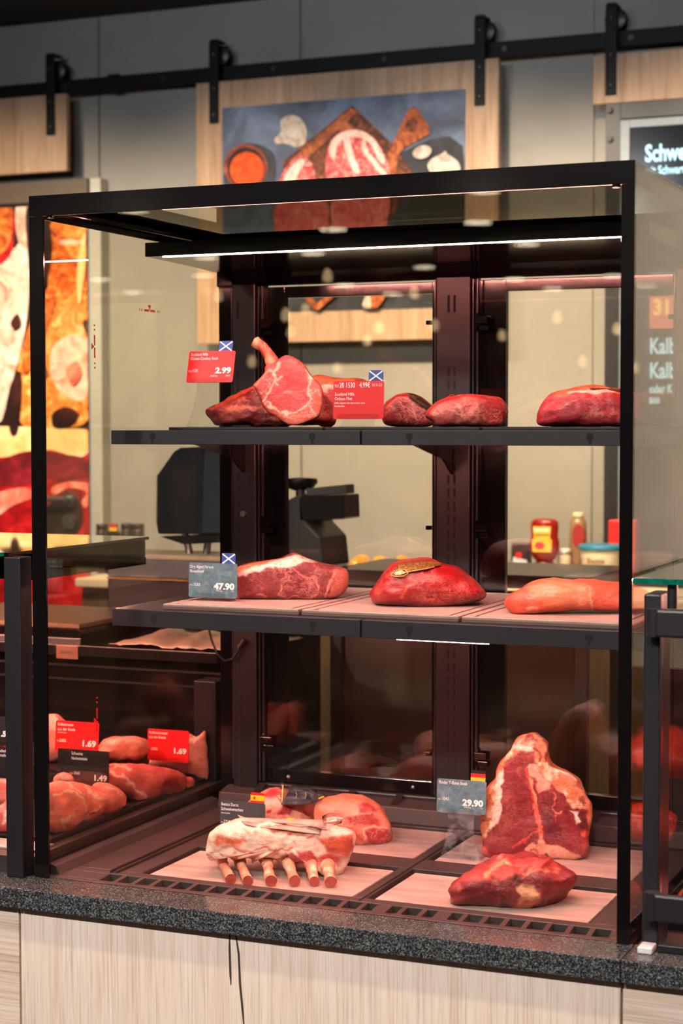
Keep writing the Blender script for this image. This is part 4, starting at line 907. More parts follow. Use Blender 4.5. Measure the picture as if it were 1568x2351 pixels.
# vacuum label lying on the rack
rackm = [o for o in rk.children if o.name.startswith('rack_meat')][0]
lump_patch('vacuum_label', rackm, c9([(345, 378), (440, 392), (600, 404), (760, 420), (900, 432)]), c9([(375, 405), (470, 424), (620, 436), (780, 458), (880, 470)]), print_mat('grey_pack_label', (120, 96, 90), (176, 150, 140), (214, 190, 180), 14, 1), rk, 4, 0.003, 12)
rows = [[(u, v, yb+0.012) for u, v in c9([(318, 338), (370, 356), (520, 362), (700, 364), (900, 372), (935, 375)])], [(u, v, yb-0.004) for u, v in c9([(345, 366), (400, 382), (560, 388), (720, 398), (900, 424), (930, 425)])]]
patch('vacuum_film', rows, 0, print_mat('pink_film', (150, 110, 104), (206, 160, 150), (236, 200, 190), 20, 1), rk)
rows = [[(u, v, yb+0.012) for u, v in c9([(905, 345), (960, 320), (1050, 330)])], [(u, v, yb-0.002) for u, v in c9([(915, 420), (970, 415), (1040, 392)])]]
patch('film_corner', rows, 0, FILM, rk)
MB().tube([atY(u, v, yb+0.010) for u, v in c9([(665, 364), (710, 366)])], 0.0022, 6).build('label_flag', YELLOW, rk)
# pork necks behind
yk = 0.505
pk = lump('pork_neck', c9([(375, 260), (400, 235), (470, 190), (560, 148), (640, 160), (760, 200), (840, 265), (862, 350), (850, 440), (700, 470), (500, 460), (390, 380)]), yk, DB, 0.055, 0.06, MEATW, (236, 158, 136), [
  ('poly', c9([(480, 200), (560, 150), (610, 170), (560, 230), (500, 230)]), (196, 40, 44), 5, 0.4), ('poly', c9([(580, 320), (640, 270), (720, 280), (690, 340), (600, 345)]), (160, 28, 44), 4, 0.4), ('poly', c9([(515, 290), (550, 290), (540, 320), (515, 320)]), (170, 30, 44), 3, 0.4), ('line', c9([(780, 290), (810, 340)]), (210, 80, 66), 3, 0.3, 3, 4), ('poly', c9([(375, 250), (470, 190), (480, 230), (400, 260)]), (190, 60, 52), 4, 0.3)],
  marb=0.3, amp=0.004, seed=25, label='vacuum-packed pork neck with a black pack label behind the rib rack', cat='meat')
rows = []
for t_ in np.linspace(0, 1, 4):
    A = np.array(c9([(618, 125), (700, 128), (780, 140), (872, 172), (935, 205)])); B_ = np.array(c9([(585, 205), (620, 262), (740, 266), (820, 258), (905, 240)]))
    Q = A*(1-t_)+B_*t_; rows.append([(u, v, yk-0.005-0.055*t_+0.006*math.sin(7*t_+i_)) for i_, (u, v) in enumerate(Q)])
patch('vacuum_bag', rows, 0, FILM, pk)
rows2 = [[(u, v, d-0.004) for u, v, d in r[1:4]] for r in rows]
patch('pack_label', rows2, 0, print_mat('black_pack_label', (20, 22, 26), (44, 50, 58), (110, 122, 132), 26, 2.5), pk)
for q in (c9([(632, 132), (626, 258)]),): MB().tube([atY(u, v, yk-0.035-0.02*i) for i, (u, v) in enumerate(q)], 0.0016, 6).build('label_stripe', GLD, pk)
for cx_ in (720, 785): MB().tube([atY(*p_, yk-0.045) for p_ in c9([(cx_, 178), (cx_+8, 195), (cx_+2, 215)])], 0.0009, 6).build('label_stripe', GLD, pk)
MB().tube([atY(u, v, yk-0.045) for u, v in c9([(880, 222), (915, 208)])], 0.0016, 6).build('label_stripe', YELLOW, pk)
rows = [[(u, v, yk-0.02) for u, v in c9([(590, 215), (600, 160), (620, 110), (634, 112)])], [(u, v, yk-0.03) for u, v in c9([(585, 235), (612, 190), (630, 140), (640, 130)])]]
patch('film_corner', rows, 0, FILM, pk)
y = Yof(825, 1945, DB)+0.045
lump('pork_neck', c9([(858, 320), (880, 262), (980, 220), (1080, 213), (1200, 230), (1290, 268), (1350, 340), (1388, 420), (1392, 490), (1350, 548), (1250, 560), (1100, 556), (900, 530), (865, 430)]), y, DB, 0.05, 0.085, MEATW, (222, 132, 104), [
  ('poly', c9([(1040, 360), (1130, 330), (1250, 350), (1320, 390), (1300, 410), (1150, 410), (1060, 390)]), (190, 66, 62), 4, 1.2), ('poly', c9([(1195, 460), (1260, 420), (1340, 430), (1385, 470), (1360, 545), (1270, 545), (1210, 510)]), (176, 58, 60), 4, 1.4), ('poly', c9([(1150, 270), (1220, 240), (1280, 300), (1240, 355), (1160, 330)]), (176, 62, 66), 5, 0.5), ('poly', c9([(1030, 420), (1120, 420), (1170, 470), (1180, 520), (1110, 500)]), (186, 62, 60), 5, 1.0),
  ('line', c9([(1190, 500), (1195, 440), (1260, 415), (1370, 430)]), (240, 176, 158), 2, 0.2, 2, 3), ('line', c9([(1040, 340), (1200, 320), (1320, 350)]), (232, 150, 128), 3, 0.2, 2, 4), ('line', c9([(1100, 545), (1250, 550), (1350, 545)]), (236, 140, 120), 3, 0.2, 3, 3)],
  marb=0.4, amp=0.004, seed=27, na=190, nf=42, pf=3, label='shrink-wrapped pork neck showing its marbled cut end beside the packed neck', cat='meat')
# T-bone
RIM = cT([(-20, 1700), (60, 1280), (50, 1000), (140, 760), (240, 640), (300, 450), (400, 330), (480, 180), (560, 90), (770, 80), (900, 150), (930, 260), (940, 440), (1000, 490), (1200, 590), (1390, 700), (1500, 1080), (1430, 1290), (1390, 1180), (1410, 1050), (1330, 1010), (1200, 980), (1050, 830), (960, 740), (900, 660), (830, 600), (780, 470), (730, 400), (720, 300), (600, 330), (430, 370), (380, 430), (340, 520), (350, 620), (330, 700), (340, 800), (300, 1000), (280, 1200), (180, 1280), (90, 1420)])
yt = Yof(1235, 1976, DB)+0.03
tbn = lump('t_bone_steak', cT([(85, 1560), (95, 1440), (72, 1280), (65, 1150), (90, 1000), (145, 780), (250, 650), (300, 480), (390, 350), (450, 270), (500, 180), (560, 130), (650, 105), (750, 103), (830, 150), (880, 195), (910, 245), (908, 305), (918, 380), (940, 450), (990, 508), (1100, 560), (1200, 608), (1290, 660), (1350, 740), (1372, 840), (1440, 950), (1467, 1080), (1440, 1200), (1405, 1290), (1412, 1400), (1400, 1550), (1320, 1640), (1100, 1652), (950, 1652), (800, 1652), (600, 1648), (300, 1645), (150, 1605)]), yt, DB, 0.030, 0.085, MEATD, (128, 30, 38), [
  ('poly', RIM, (200, 116, 78), 3, 0.2), ('npoly', RIM, (240, 196, 158), 3, 0.1), ('npoly', [(x+40, y+13) for x, y in RIM], (150, 70, 52), 3, 0.1),
  ('poly', cT([(345, 640), (330, 760), (338, 880), (320, 1030), (280, 1180), (190, 1270), (160, 1260), (210, 1130), (240, 980), (235, 850), (265, 700), (300, 560), (340, 520)]), FATP_, 2.5, 0.1), ('poly', cT([(470, 250), (590, 180), (560, 250), (730, 250), (720, 310), (640, 330), (580, 320), (470, 290)]), FATP_, 4, 0.1),
  ('poly', cT([(620, 180), (700, 110), (780, 130), (780, 170), (680, 200)]), (120, 24, 34), 4, 0.3, 3, 8), ('poly', cT([(880, 300), (900, 400), (960, 490), (920, 480), (860, 390)]), (120, 26, 32), 3, 0.3), ('line', cT([(740, 270), (800, 330), (800, 440)]), (130, 44, 36), 3, 0.2, 3, 5),
  ('poly', cT([(635, 520), (660, 470), (740, 455), (790, 490), (810, 590), (880, 650), (930, 720), (900, 780), (830, 810), (790, 830), (760, 640), (700, 600), (660, 610)]), (236, 160, 140), 3, 0.1),
  ('line', cT([(640, 530), (680, 700), (720, 860), (750, 1000)]), (206, 62, 52), 2, 0.1, 4), ('line', cT([(690, 640), (720, 760), (750, 900), (762, 1000)]), (222, 150, 110), 2, 0.1, 3.5), ('line', cT([(755, 960), (765, 1080), (790, 1180), (815, 1290), (820, 1330)]), (214, 96, 74), 2, 0.1, 4.5, 3),
  ('line', cT([(790, 1270), (680, 1350), (600, 1410), (480, 1490)]), (206, 76, 66), 2.5, 0.2, 2.6, 6),
  ('poly', cT([(818, 1320), (850, 1380), (880, 1450), (950, 1490), (1080, 1500), (1180, 1540), (1290, 1580), (1310, 1630), (1200, 1655), (780, 1655), (760, 1590), (690, 1540), (640, 1500), (650, 1450), (720, 1420), (780, 1420)]), (228, 158, 132), 2.5, 0.1),
  ('line', cT([(690, 1520), (740, 1510), (780, 1560), (780, 1620), (730, 1620)]), (190, 60, 60), 2, 0.1, 2.2, 2), ('poly', cT([(830, 1660), (840, 1600), (880, 1575), (910, 1590), (916, 1660)]), (24, 14, 14), 1.2, 0, 3, 1),
  ('line', cT([(960, 830), (985, 930), (980, 1000), (1010, 1060), (1000, 1180)]), (206, 110, 100), 1.5, 0.2, 1.3, 4), ('line', cT([(1010, 1060), (1080, 1040)]), (214, 120, 104), 1.5, 0.2, 1.4, 4), ('line', cT([(1000, 560), (1180, 600), (1250, 650)]), FATP_, 3, 0.1, 3, 4),
  ('poly', cT([(1270, 1080), (1330, 1040), (1390, 1080), (1390, 1180), (1340, 1280), (1300, 1250), (1340, 1150)]), (96, 22, 30), 3, 0.3), ('poly', cT([(1190, 1030), (1300, 1060), (1290, 1110), (1340, 1160), (1290, 1190), (1250, 1120)]), FATP_, 3, 0.1),
  ('poly', cT([(1330, 1310), (1370, 1280), (1412, 1320), (1380, 1370), (1330, 1350)]), (214, 90, 76), 2, 0.1), ('poly', cT([(1290, 1440), (1400, 1400), (1400, 1560), (1310, 1600)]), (150, 60, 60), 5, 0.5, 3, 9),
  ('poly', cT([(85, 1480), (160, 1500), (185, 1580), (150, 1610), (85, 1570)]), (206, 100, 80), 4, 0.2),
  ('poly', cT([(870, 880), (950, 840), (970, 1000), (1010, 1200), (1100, 1300), (1150, 1380), (1000, 1420), (880, 1380), (830, 1180), (800, 960)]), (104, 24, 34), 8, 0.5)],
  marb=0.45, amp=0.0035, freq=30, seed=29, na=260, nf=70, pf=6, pb=3, az=0.28, back=(200, 112, 74), tilt=0.04, center=cT([(760, 1000)])[0],
  label='huge dry-aged T-bone steak standing upright beside the German-flag tag', cat='meat')
pz = atY(*cT([(878, 1640)])[0], yt-0.03)
# trimmed roast at the front
y = Yof(1180, 2090, DB)+0.05
lump('beef_roast', cN([(230, 1320), (258, 1272), (330, 1212), (480, 1150), (620, 1090), (720, 1060), (850, 1066), (930, 1098), (985, 1078), (1040, 1120), (1120, 1160), (1188, 1218), (1172, 1270), (1150, 1340), (1100, 1402), (1000, 1450), (850, 1487), (700, 1484), (620, 1468), (480, 1442), (275, 1424), (248, 1370)]), y, DB, 0.06, 0.07, MEATD, (134, 34, 40), [
  ('poly', cN([(280, 1260), (480, 1150), (700, 1070), (820, 1100), (980, 1080), (1060, 1140), (900, 1170), (730, 1180), (700, 1230), (540, 1250), (420, 1230)]), (192, 52, 44), 8, 0.4), ('poly', cN([(480, 1190), (540, 1140), (580, 1160), (500, 1220)]), (232, 150, 110), 5, 0.1), ('line', cN([(560, 1130), (640, 1100), (690, 1120)]), (232, 140, 110), 4, 0.1, 3, 6),
  ('poly', cN([(740, 1300), (820, 1270), (890, 1330), (860, 1410), (760, 1400)]), (232, 160, 120), 6, 0.1, 3, 9), ('poly', cN([(700, 1420), (800, 1400), (900, 1380), (830, 1470), (720, 1480)]), (206, 112, 84), 6, 0.2, 3, 9), ('poly', cN([(720, 1190), (790, 1210), (770, 1270), (720, 1250)]), (84, 20, 26), 5, 0.2), ('line', cN([(780, 1190), (900, 1160), (1060, 1165)]), (220, 110, 84), 3, 0.2, 2, 7), ('line', cN([(620, 1450), (650, 1400), (620, 1340)]), (96, 24, 30), 4, 0.2, 3, 6), ('line', cN([(1000, 1240), (1100, 1220), (1170, 1230)]), (190, 80, 80), 3, 0.2, 2, 7)],
  marb=0.5, amp=0.008, freq=30, seed=33, na=200, nf=46, label='trimmed dark beef roast with fat patches lying before the T-bone steak', cat='meat')
# ================================================================== price tags
def rounded(w, h, r, n=4):
    out = []
    for cx, cy, a0 in ((w/2-r, r, -PI/2), (w/2-r, h-r, 0), (-w/2+r, h-r, PI/2), (-w/2+r, r, PI)):
        for k in range(n+1): a = a0+PI/2*k/n; out.append((cx+r*math.cos(a), cy+r*math.sin(a)))
    return out
def price_tag(px, py, Y, floor, w, h, mat, label, texts, flag=None, az=0.05, tilt=0.24, stand='tall', skin=None, group='price tags in the glass case', flagx=0.28, footd=0.035):
    O = atY(px, py, Y)
    R = np.array([math.cos(az), math.sin(az), 0]); Bk = np.array([-math.sin(az), math.cos(az), 0])
    U = np.array([0, 0, 1.0])*math.cos(tilt)+Bk*math.sin(tilt); N = np.cross(R, U)
    t = thing('price_tag', label, 'price tag', (O[0], O[1], floor), group)
    P = lambda u, v, n=0.0: O+R*u+U*v+N*n
    card = MB().prism([P(u, v) for u, v in rounded(w, h, 0.0035)], -N*0.0014).build('card', mat, t)
    for s, u, v, ch, al, bold, wd in texts:
        lettering(s, P(-w/2+u*w, v*h), R, U, N, ch*h, PAPERW, card, bold, None if wd is None else wd*w, al)
    if flag:
        fw, fh = 0.0265, 0.0195; f0 = P(flagx*w, h-0.001, 0.0003)
        F = lambda u, v, n: f0+R*u+U*v+N*n
        ft = MB().prism([F(u, v, -0.0006) for u, v in rounded(fw, fh, 0.003)], -N*0.0008).build('flag_tab', {'sco': BLUE, 'de': BCARD, 'es': FRED}[flag], t)
        def quad(pts, m, n=0.0002): MB().prism([F(u, v, -0.0006+n) for u, v in pts], -N*0.0002).build('flag_field', m, ft)
        a, b = fw/2-0.0008, fh-0.0008; k = 0.0017
        if flag == 'sco':
            quad([(-a, 0.0006), (-a+k, 0.0006), (a, b-k), (a, b), (a-k, b), (-a, 0.0006+k)], PAPERW)
            quad([(a, 0.0006), (a, 0.0006+k), (-a+k, b), (-a, b), (-a, b-k), (a-k, 0.0006)], PAPERW, 0.0004)
        elif flag == 'de':
            quad([(-fw/2, 0), (fw/2, 0), (fw/2, fh*0.36), (-fw/2, fh*0.36)], YELLOW); quad([(-fw/2, fh*0.36), (fw/2, fh*0.36), (fw/2, fh*0.70), (-fw/2, fh*0.70)], FRED)
        else:
            quad([(-fw/2, fh*0.25), (fw/2, fh*0.25), (fw/2, fh*0.75), (-fw/2, fh*0.75)], YELLOW)
            quad([(-fw*0.30, fh*0.36), (-fw*0.14, fh*0.36), (-fw*0.14, fh*0.60), (-fw*0.22, fh*0.66), (-fw*0.30, fh*0.60)], FRED, 0.0004)
    am = skin or ACRYL
    dz = (O[2]-floor)/max(U[2], 0.2)
    if stand == 'tall':
        left = [(-0.046*w/0.09+(-0.0)*k, 0) for k in (0,)]
        hw = lambda s: w*(0.41-0.16*math.sin(min(1, s*1.15)*PI/2)+0.05*max(0, s-0.75)*4*0.4)
        ss = np.linspace(0, 1, 12)
        poly = [P(-hw(s), -dz*(1-s)) for s in ss]+[P(hw(s), -dz*(1-s)) for s in ss[::-1]]
        MB().prism([p-N*0.0016 for p in poly], -N*0.0016).build('acrylic_stand', am, t)
        rows = [[P(-hw(0), -dz)-N*0.0016, P(hw(0), -dz)-N*0.0016], [P(-hw(0)*0.95, -dz)+np.array([0, -0.034, 0]), P(hw(0)*0.95, -dz)+np.array([0, -0.034, 0])]]
        MB().prism([(*p[:2], floor) for p in (rows[0][0], rows[0][1], P(hw(0), -dz)+Bk*footd, P(-hw(0), -dz)+Bk*footd)], (0, 0, 0.0016)).build('foot', am, t)
    else:
        MB().prism([P(-w*0.36, -dz)-N*0.0016, P(w*0.36, -dz)-N*0.0016, P(w*0.31, -dz*0.3)-N*0.0016, P(w*0.34, 0.004)-N*0.0016, P(-w*0.34, 0.004)-N*0.0016, P(-w*0.31, -dz*0.3)-N*0.0016], -N*0.0016).build('acrylic_stand', am, t)
        a_, b_ = P(-w*0.36, -dz), P(w*0.36, -dz)
        MB().prism([(*a_[:2], floor), (*b_[:2], floor), (*(b_+Bk*0.035)[:2], floor), (*(a_+Bk*0.035)[:2], floor)], (0, 0, 0.0018)).build('foot', am, t)
    lip = [(u, v*1.0) for u, v in rounded(w*0.84, h*0.15, 0.003)]
    MB().prism([P(u, v-0.001, 0.0022) for u, v in lip], -N*0.0012).build('clip', am, t)
    return t
T_ = lambda s, u, v, ch, al='L', b=0.0, wd=None: (s, u, v, ch, al, b, wd)
price_tag(480, 878, 0.315, ZB1, 0.0905, 0.0585, RED, 'red tag for Scotland Hills cowboy steak at 2.99 on a tall clear stand', [
  T_('Scotland Hills', 0.045, 0.85, 0.095, b=0.005, wd=0.37), T_('Ochsen Cowboy Steak', 0.045, 0.72, 0.095, b=0.005, wd=0.60), T_('PLU', 0.03, 0.33, 0.06), T_('1535', 0.10, 0.33, 0.10, wd=0.13),
  T_('2.99', 0.95, 0.29, 0.185, 'R', 0.045, 0.34), T_('29.90/1kg', 0.67, 0.18, 0.055, 'R'), T_('100 G', 0.94, 0.18, 0.055, 'R')], 'sco', tilt=0.26)
price_tag(822, 962, 0.315, ZB1, 0.0925, 0.0655, RED, 'red tag for Scotland Hills fillet at 4.99 euros on a low clear stand', [
  T_('PLU', 0.03, 0.84, 0.085, wd=0.075), T_('20 1530', 0.12, 0.83, 0.14, b=0.01, wd=0.31), T_('4.99€', 0.52, 0.83, 0.14, b=0.015, wd=0.21), T_('03.11.23', 0.77, 0.86, 0.07, wd=0.19),
  T_('Scotland Hills', 0.03, 0.62, 0.085, b=0.005, wd=0.39), T_('Ochsen Filet', 0.03, 0.50, 0.085, b=0.005, wd=0.35), T_('DBL; Eignet sich besonders zum', 0.03, 0.40, 0.05, b=0.004, wd=0.60), T_('Kurzbraten', 0.03, 0.32, 0.05, b=0.004, wd=0.20)], 'sco', tilt=0.05, stand='low', flagx=0.34)
price_tag(488, 1372, Yof(488, 1380, ZB2), ZB2, 0.0945, 0.0615, SLATE, 'slate grey tag for dry-aged heifer roast beef at 47.90', [
  T_('Dry Aged Färsen', 0.03, 0.85, 0.085, b=0.004, wd=0.48), T_('Roastbeef', 0.03, 0.72, 0.085, b=0.004, wd=0.29), T_('PLU', 0.03, 0.33, 0.05), T_('1528', 0.10, 0.33, 0.085, wd=0.14), T_('47.90', 0.95, 0.25, 0.18, 'R', 0.045, 0.42), T_('47.90/1kg', 0.70, 0.18, 0.045, 'R'), T_('1 KG', 0.94, 0.18, 0.045, 'R')], 'sco', tilt=0.04, stand='low', flagx=0.32)
price_tag(556, 1912, 0.330, 0.0, 0.0885, 0.0560, MATS['anth_card'], 'anthracite tag for Iberico Duroc pork neck with a Spanish flag', [
  T_('Iberico Duroc', 0.03, 0.84, 0.105, b=0.005, wd=0.39), T_('Schweinenacken', 0.03, 0.69, 0.105, b=0.005, wd=0.49), T_('ohne Knochen', 0.03, 0.58, 0.055, wd=0.20), T_('PLU', 0.03, 0.27, 0.055), T_('3710', 0.09, 0.27, 0.11, b=0.005, wd=0.15)], 'es', tilt=0.03, flagx=0.33)
price_tag(1058, 1867, Yof(1052, 1972, DB), DB, 0.0900, 0.0585, SLATE, 'slate grey tag for T-bone steak at 29.90 on a smudged clear stand', [
  T_('Rinder T-Bone Steak', 0.04, 0.85, 0.10, b=0.005, wd=0.58), T_('PLU', 0.03, 0.36, 0.05), T_('1043', 0.105, 0.36, 0.10, b=0.004, wd=0.14), T_('29.90', 0.95, 0.24, 0.19, 'R', 0.045, 0.42), T_('29.90/1kg', 0.70, 0.165, 0.05, 'R'), T_('1 KG', 0.945, 0.165, 0.05, 'R')], 'de', tilt=0.08, skin=ACRYLS, flagx=0.33)

# ================================================================== pork counter beside the case
LX0, LX1 = -1.5, -0.016
pc = thing('pork_counter', 'black service counter full of pork and veal beside the tall glass case', 'counter', (-0.7, 0.5, 0.0))
bx('corner_post', -0.046, -0.0135, -0.016, 0.020, 0.0, 0.541, BLACK, pc, 0.002)
MB().box(LX0, -0.048, -0.004, 0.003, 0.004, 0.53).build('front_glass', GFRONT, pc)
bx('top_glass', LX0, -0.040, -0.010, 0.470, 0.5415, 0.5475, BTOP, pc, 0.0008)
bx('top_glass_edge', LX0, -0.048, -0.0115, -0.0101, 0.5415, 0.5472, TEAL, pc)
bx('lamp_housing', LX0, -0.046, 0.085, 0.468, 0.508, 0.541, FRAME, pc, 0.003)
MB().box(LX0, -0.046, 0.085, 0.089, 0.494, 0.508).box(LX0, -0.046, 0.464, 0.468, 0.494, 0.508).box(-0.050, -0.046, 0.089, 0.464, 0.494, 0.508).build('housing_lip', FRAME, pc)
bx('led_strip', LX0, -0.06, 0.12, 0.132, 0.503, 0.508, LEDD, pc)
bx('led_strip', LX0, -0.06, 0.40, 0.412, 0.503, 0.508, LEDD, pc)
bx('deck', LX0, LX1, 0.0112, 0.744, -0.033, 0.028, DECK, pc)
bx('deck_board', LX0, LX1-0.012, 0.05, 0.105, 0.028, 0.032, BOARD, pc, 0.001)
bx('back_panel', LX0, LX1-0.004, 0.745, 0.765, 0.0, 0.272, FRAME, pc)
for z in (0.215, 0.245): bx('panel_ridge', LX0, LX1-0.004, 0.742, 0.745, z, z+0.004, BLACK, pc)
bx('end_support', -0.075, -0.024, 0.715, 0.744, 0.028, 0.235, BLACK, pc, 0.002)
wt = bx('rear_worktop', LX0, LX1-0.004, 0.715, 1.25, 0.272, 0.295, plain('worktop_black', (22, 20, 20), 0.25), pc, 0.002)
pl = MB()
pa, pb_ = atY(129, 1481, 0.713), atY(179, 1514, 0.713)
bx('name_plate', pa[0], pb_[0], 0.7125, 0.7148, pb_[2], pa[2], plain('copper_plate', (168, 128, 108), 0.35, 0.5), pc, 0.0006)
lettering('AUDOTS', (pa[0]+0.010, 0.7124, (pa[2]+pb_[2])/2-0.003), X3, Z3, NF, 0.006, BCARD, pc, 0.0, 0.030, name='plate_lettering')
bx('carcass', LX0, LX1-0.004, 0.765, 1.24, -G+0.1, 0.272, BLACK, pc)
bx('plinth', LX0, LX1-0.01, 0.72, 1.2, -G, -G+0.1, BLACK, pc)
cL = crop(0, 1440, 520/1568)
TRM = plain('tray_black', (20, 19, 20), 0.3)
def tray(x0, x1, y0, y1, z, h, label):
    t = thing('meat_tray', label, 'tray', ((x0+x1)/2, (y0+y1)/2, z), 'black trays in the pork counter')
    bx('bottom', x0, x1, y0, y1, z, z+0.004, TRM, t)
    MB().box(x0, x0+0.004, y0, y1, z+0.004, z+h).box(x1-0.004, x1, y0, y1, z+0.004, z+h).box(x0+0.004, x1-0.004, y0, y0+0.004, z+0.004, z+h).box(x0+0.004, x1-0.004, y1-0.004, y1, z+0.004, z+h).build('rim', TRM, t, 0.001)
tray(-0.36, -0.040, 0.115, 0.405, 0.028, 0.010, 'black tray under the pork neck steaks')
tray(-0.136, -0.040, 0.412, 0.70, 0.028, 0.010, 'black tray under the big pork neck joint')
tray(-0.72, -0.365, 0.115, 0.405, 0.028, 0.010, 'black tray under the pork schnitzel')
bx('display_step', LX0, -0.140, 0.410, 0.640, 0.028, 0.0855, TRM, pc, 0.002)      # raised rear row of the counter
tray(-0.72, -0.143, 0.412, 0.636, 0.0855, 0.010, 'long black raised tray under the pork roast and the veal pieces')
LZ2 = 0.0895
LZ = 0.033
def pork(name, pts, X, label, colr, paint, df=0.03, db=0.05, seed=1, grp=None, mat=None, floor=LZ, az=None, **kw):
    q = smooth_closed(cL(pts), 60).mean(0); Y = atX(q[0], q[1], X)[1]
    return lump(name, cL(pts), Y, floor, df, db, mat or MEATW, colr, paint, seed=seed, label=label, cat='meat', group=grp, na=130, nf=28, marb=0.4, az=az, **kw)
PKC = (228, 118, 96)
def pk_line(q, c=(250, 208, 188), w=2.0): return ('line', cL(q), c, 3.0, 0.2, w+0.9, 6)
yA = atX(150, 1914, -0.10)[1]
pork('pork_neck_steak', [(300, 1130), (370, 1085), (470, 1075), (560, 1110), (600, 1190), (605, 1290), (520, 1380), (420, 1425), (330, 1410), (280, 1280)], -0.062, 'pork neck steak leaning at the front of its tray beside the case', (236, 126, 102), [pk_line([(380, 1170), (500, 1150), (580, 1210), (600, 1280)]), pk_line([(440, 1420), (430, 1340), (520, 1280)], w=1.5), pk_line([(480, 1090), (590, 1180)], w=1.5)], 0.02, 0.03, 41, az=1.0)
pork('pork_neck_steak', [(470, 1080), (600, 1095), (700, 1140), (748, 1180), (735, 1250), (665, 1322), (590, 1360), (515, 1315)], -0.062, 'pork neck steak second in the leaning row beside the case', (236, 128, 106), [pk_line([(600, 1120), (700, 1180), (740, 1190)]), ('line', cL([(620, 1310), (700, 1250)]), (206, 50, 46), 3, 0.2, 3, 5), pk_line([(700, 1240), (600, 1300)], w=1.4)], 0.02, 0.03, 42, az=1.0)
pork('pork_neck_steak', [(640, 1090), (760, 1080), (850, 1130), (880, 1180), (860, 1235), (780, 1280), (720, 1300), (680, 1240)], -0.062, 'pork neck steak third in the leaning row, touching the big neck joint', (238, 130, 110), [pk_line([(740, 1110), (830, 1140), (860, 1170)]), pk_line([(800, 1240), (860, 1180)], (236, 150, 130), 1.6)], 0.02, 0.02, 43, az=1.0)
pork('pork_neck_joint', [(700, 1010), (760, 958), (900, 940), (1040, 950), (1150, 975), (1250, 1010), (1290, 1060), (1260, 1140), (1140, 1210), (1040, 1245), (950, 1258), (900, 1190), (800, 1140), (720, 1080)], -0.080, 'big pork neck joint with a fat seam at the end of the tray', (218, 100, 92), [pk_line([(760, 1010), (860, 1040), (910, 1090), (980, 1150), (1040, 1230)], w=2.6), ('poly', cL([(1120, 1060), (1220, 1060), (1270, 1120), (1180, 1190), (1110, 1180)]), (150, 44, 46), 5, 0.3), pk_line([(800, 960), (900, 980)], w=2)], 0.036, 0.03, 44, az=1.1)
pork('pork_neck_slice', [(1210, 1005), (1290, 1020), (1342, 1055), (1335, 1100), (1270, 1130), (1230, 1080)], -0.050, 'small pork neck end piece behind the big neck joint', (224, 118, 98), [pk_line([(1240, 1010), (1290, 1060), (1270, 1120)], w=2.2)], 0.015, 0.012, 45, az=1.0)
pork('pork_trim', [(370, 1040), (430, 1005), (490, 1025), (505, 1070), (440, 1085), (370, 1085)], -0.14, 'small pork piece lying behind the neck steaks under the black tag', (226, 130, 110), [pk_line([(380, 1060), (480, 1040)], w=1.5)], 0.02, 0.03, 46)
pork('veal_roast', [(300, 640), (370, 600), (430, 640), (465, 690), (455, 850), (390, 930), (300, 925)], -0.28, 'pale veal roast behind the red veal roast tag', (232, 140, 122), [pk_line([(380, 640), (440, 690)], w=2)], 0.03, 0.05, 47, floor=LZ2)
pork('veal_joint', [(640, 880), (690, 840), (730, 785), (830, 752), (950, 760), (1020, 790), (1040, 850), (960, 920), (800, 930), (680, 912)], -0.155, 'pale pink veal joint between the two red veal tags', (232, 132, 112), [pk_line([(750, 800), (900, 770), (1000, 800)], (240, 170, 150), 2)], 0.03, 0.04, 48, az=0.8, floor=LZ2)
pork('veal_schnitzel', [(1030, 930), (1100, 830), (1200, 760), (1300, 735), (1360, 760), (1420, 718), (1432, 800), (1432, 1045), (1330, 1026), (1200, 1005), (1060, 972)], -0.088, 'tall pile of pale veal schnitzel behind the red schnitzel tag', (236, 160, 144), [pk_line([(1100, 900), (1250, 800), (1420, 750)]), pk_line([(1080, 950), (1300, 930), (1420, 900)], (220, 130, 116), 2)], 0.012, 0.010, 49, az=0.30)
pork('pork_loin_slice', [(-60, 1280), (20, 1220), (60, 1150), (110, 1110), (150, 1180), (140, 1398), (40, 1414), (-50, 1394)], -0.14, 'pork slice with a broad white fat wedge beside the black counter post', (200, 92, 84), [('poly', cL([(20, 1350), (60, 1230), (80, 1190), (110, 1200), (110, 1300), (60, 1340)]), (240, 200, 186), 4, 0.1), ('poly', cL([(20, 1200), (100, 1100), (130, 1120), (40, 1220)]), (222, 110, 70), 4, 0.1)], 0.02, 0.03, 50)
pork('pork_loin', [(-100, 1060), (-20, 1040), (60, 1050), (140, 1080), (145, 1210), (60, 1250), (-80, 1235)], -0.275, 'pale pork loin behind the schnitzel tag at the counter post', (230, 136, 122), [], 0.024, 0.026, 51)
pork('pork_roast', [(-60, 800), (-20, 700), (60, 630), (100, 600), (160, 640), (160, 830), (60, 945), (-50, 945)], -0.34, 'orange-pink pork roast behind the black 59-cent tag', (226, 104, 76), [], 0.03, 0.05, 52, floor=LZ2)
grp = 'price tags in the pork counter'
price_tag(175, 1728, 0.425, LZ2, 0.0945, 0.060, RED, 'red tag for veal roast at 1.69 standing in the pork counter', [
  T_('Kalbsbraten', 0.05, 0.84, 0.10, b=0.006, wd=0.36), T_('aus der Keule', 0.05, 0.69, 0.10, b=0.006, wd=0.41), T_('ohne Knochen', 0.05, 0.60, 0.05, wd=0.22), T_('PLU', 0.04, 0.33, 0.05), T_('2003', 0.10, 0.32, 0.10, b=0.004, wd=0.15), T_('1.69', 0.95, 0.22, 0.20, 'R', 0.04, 0.34)], tilt=0.10, group=grp)
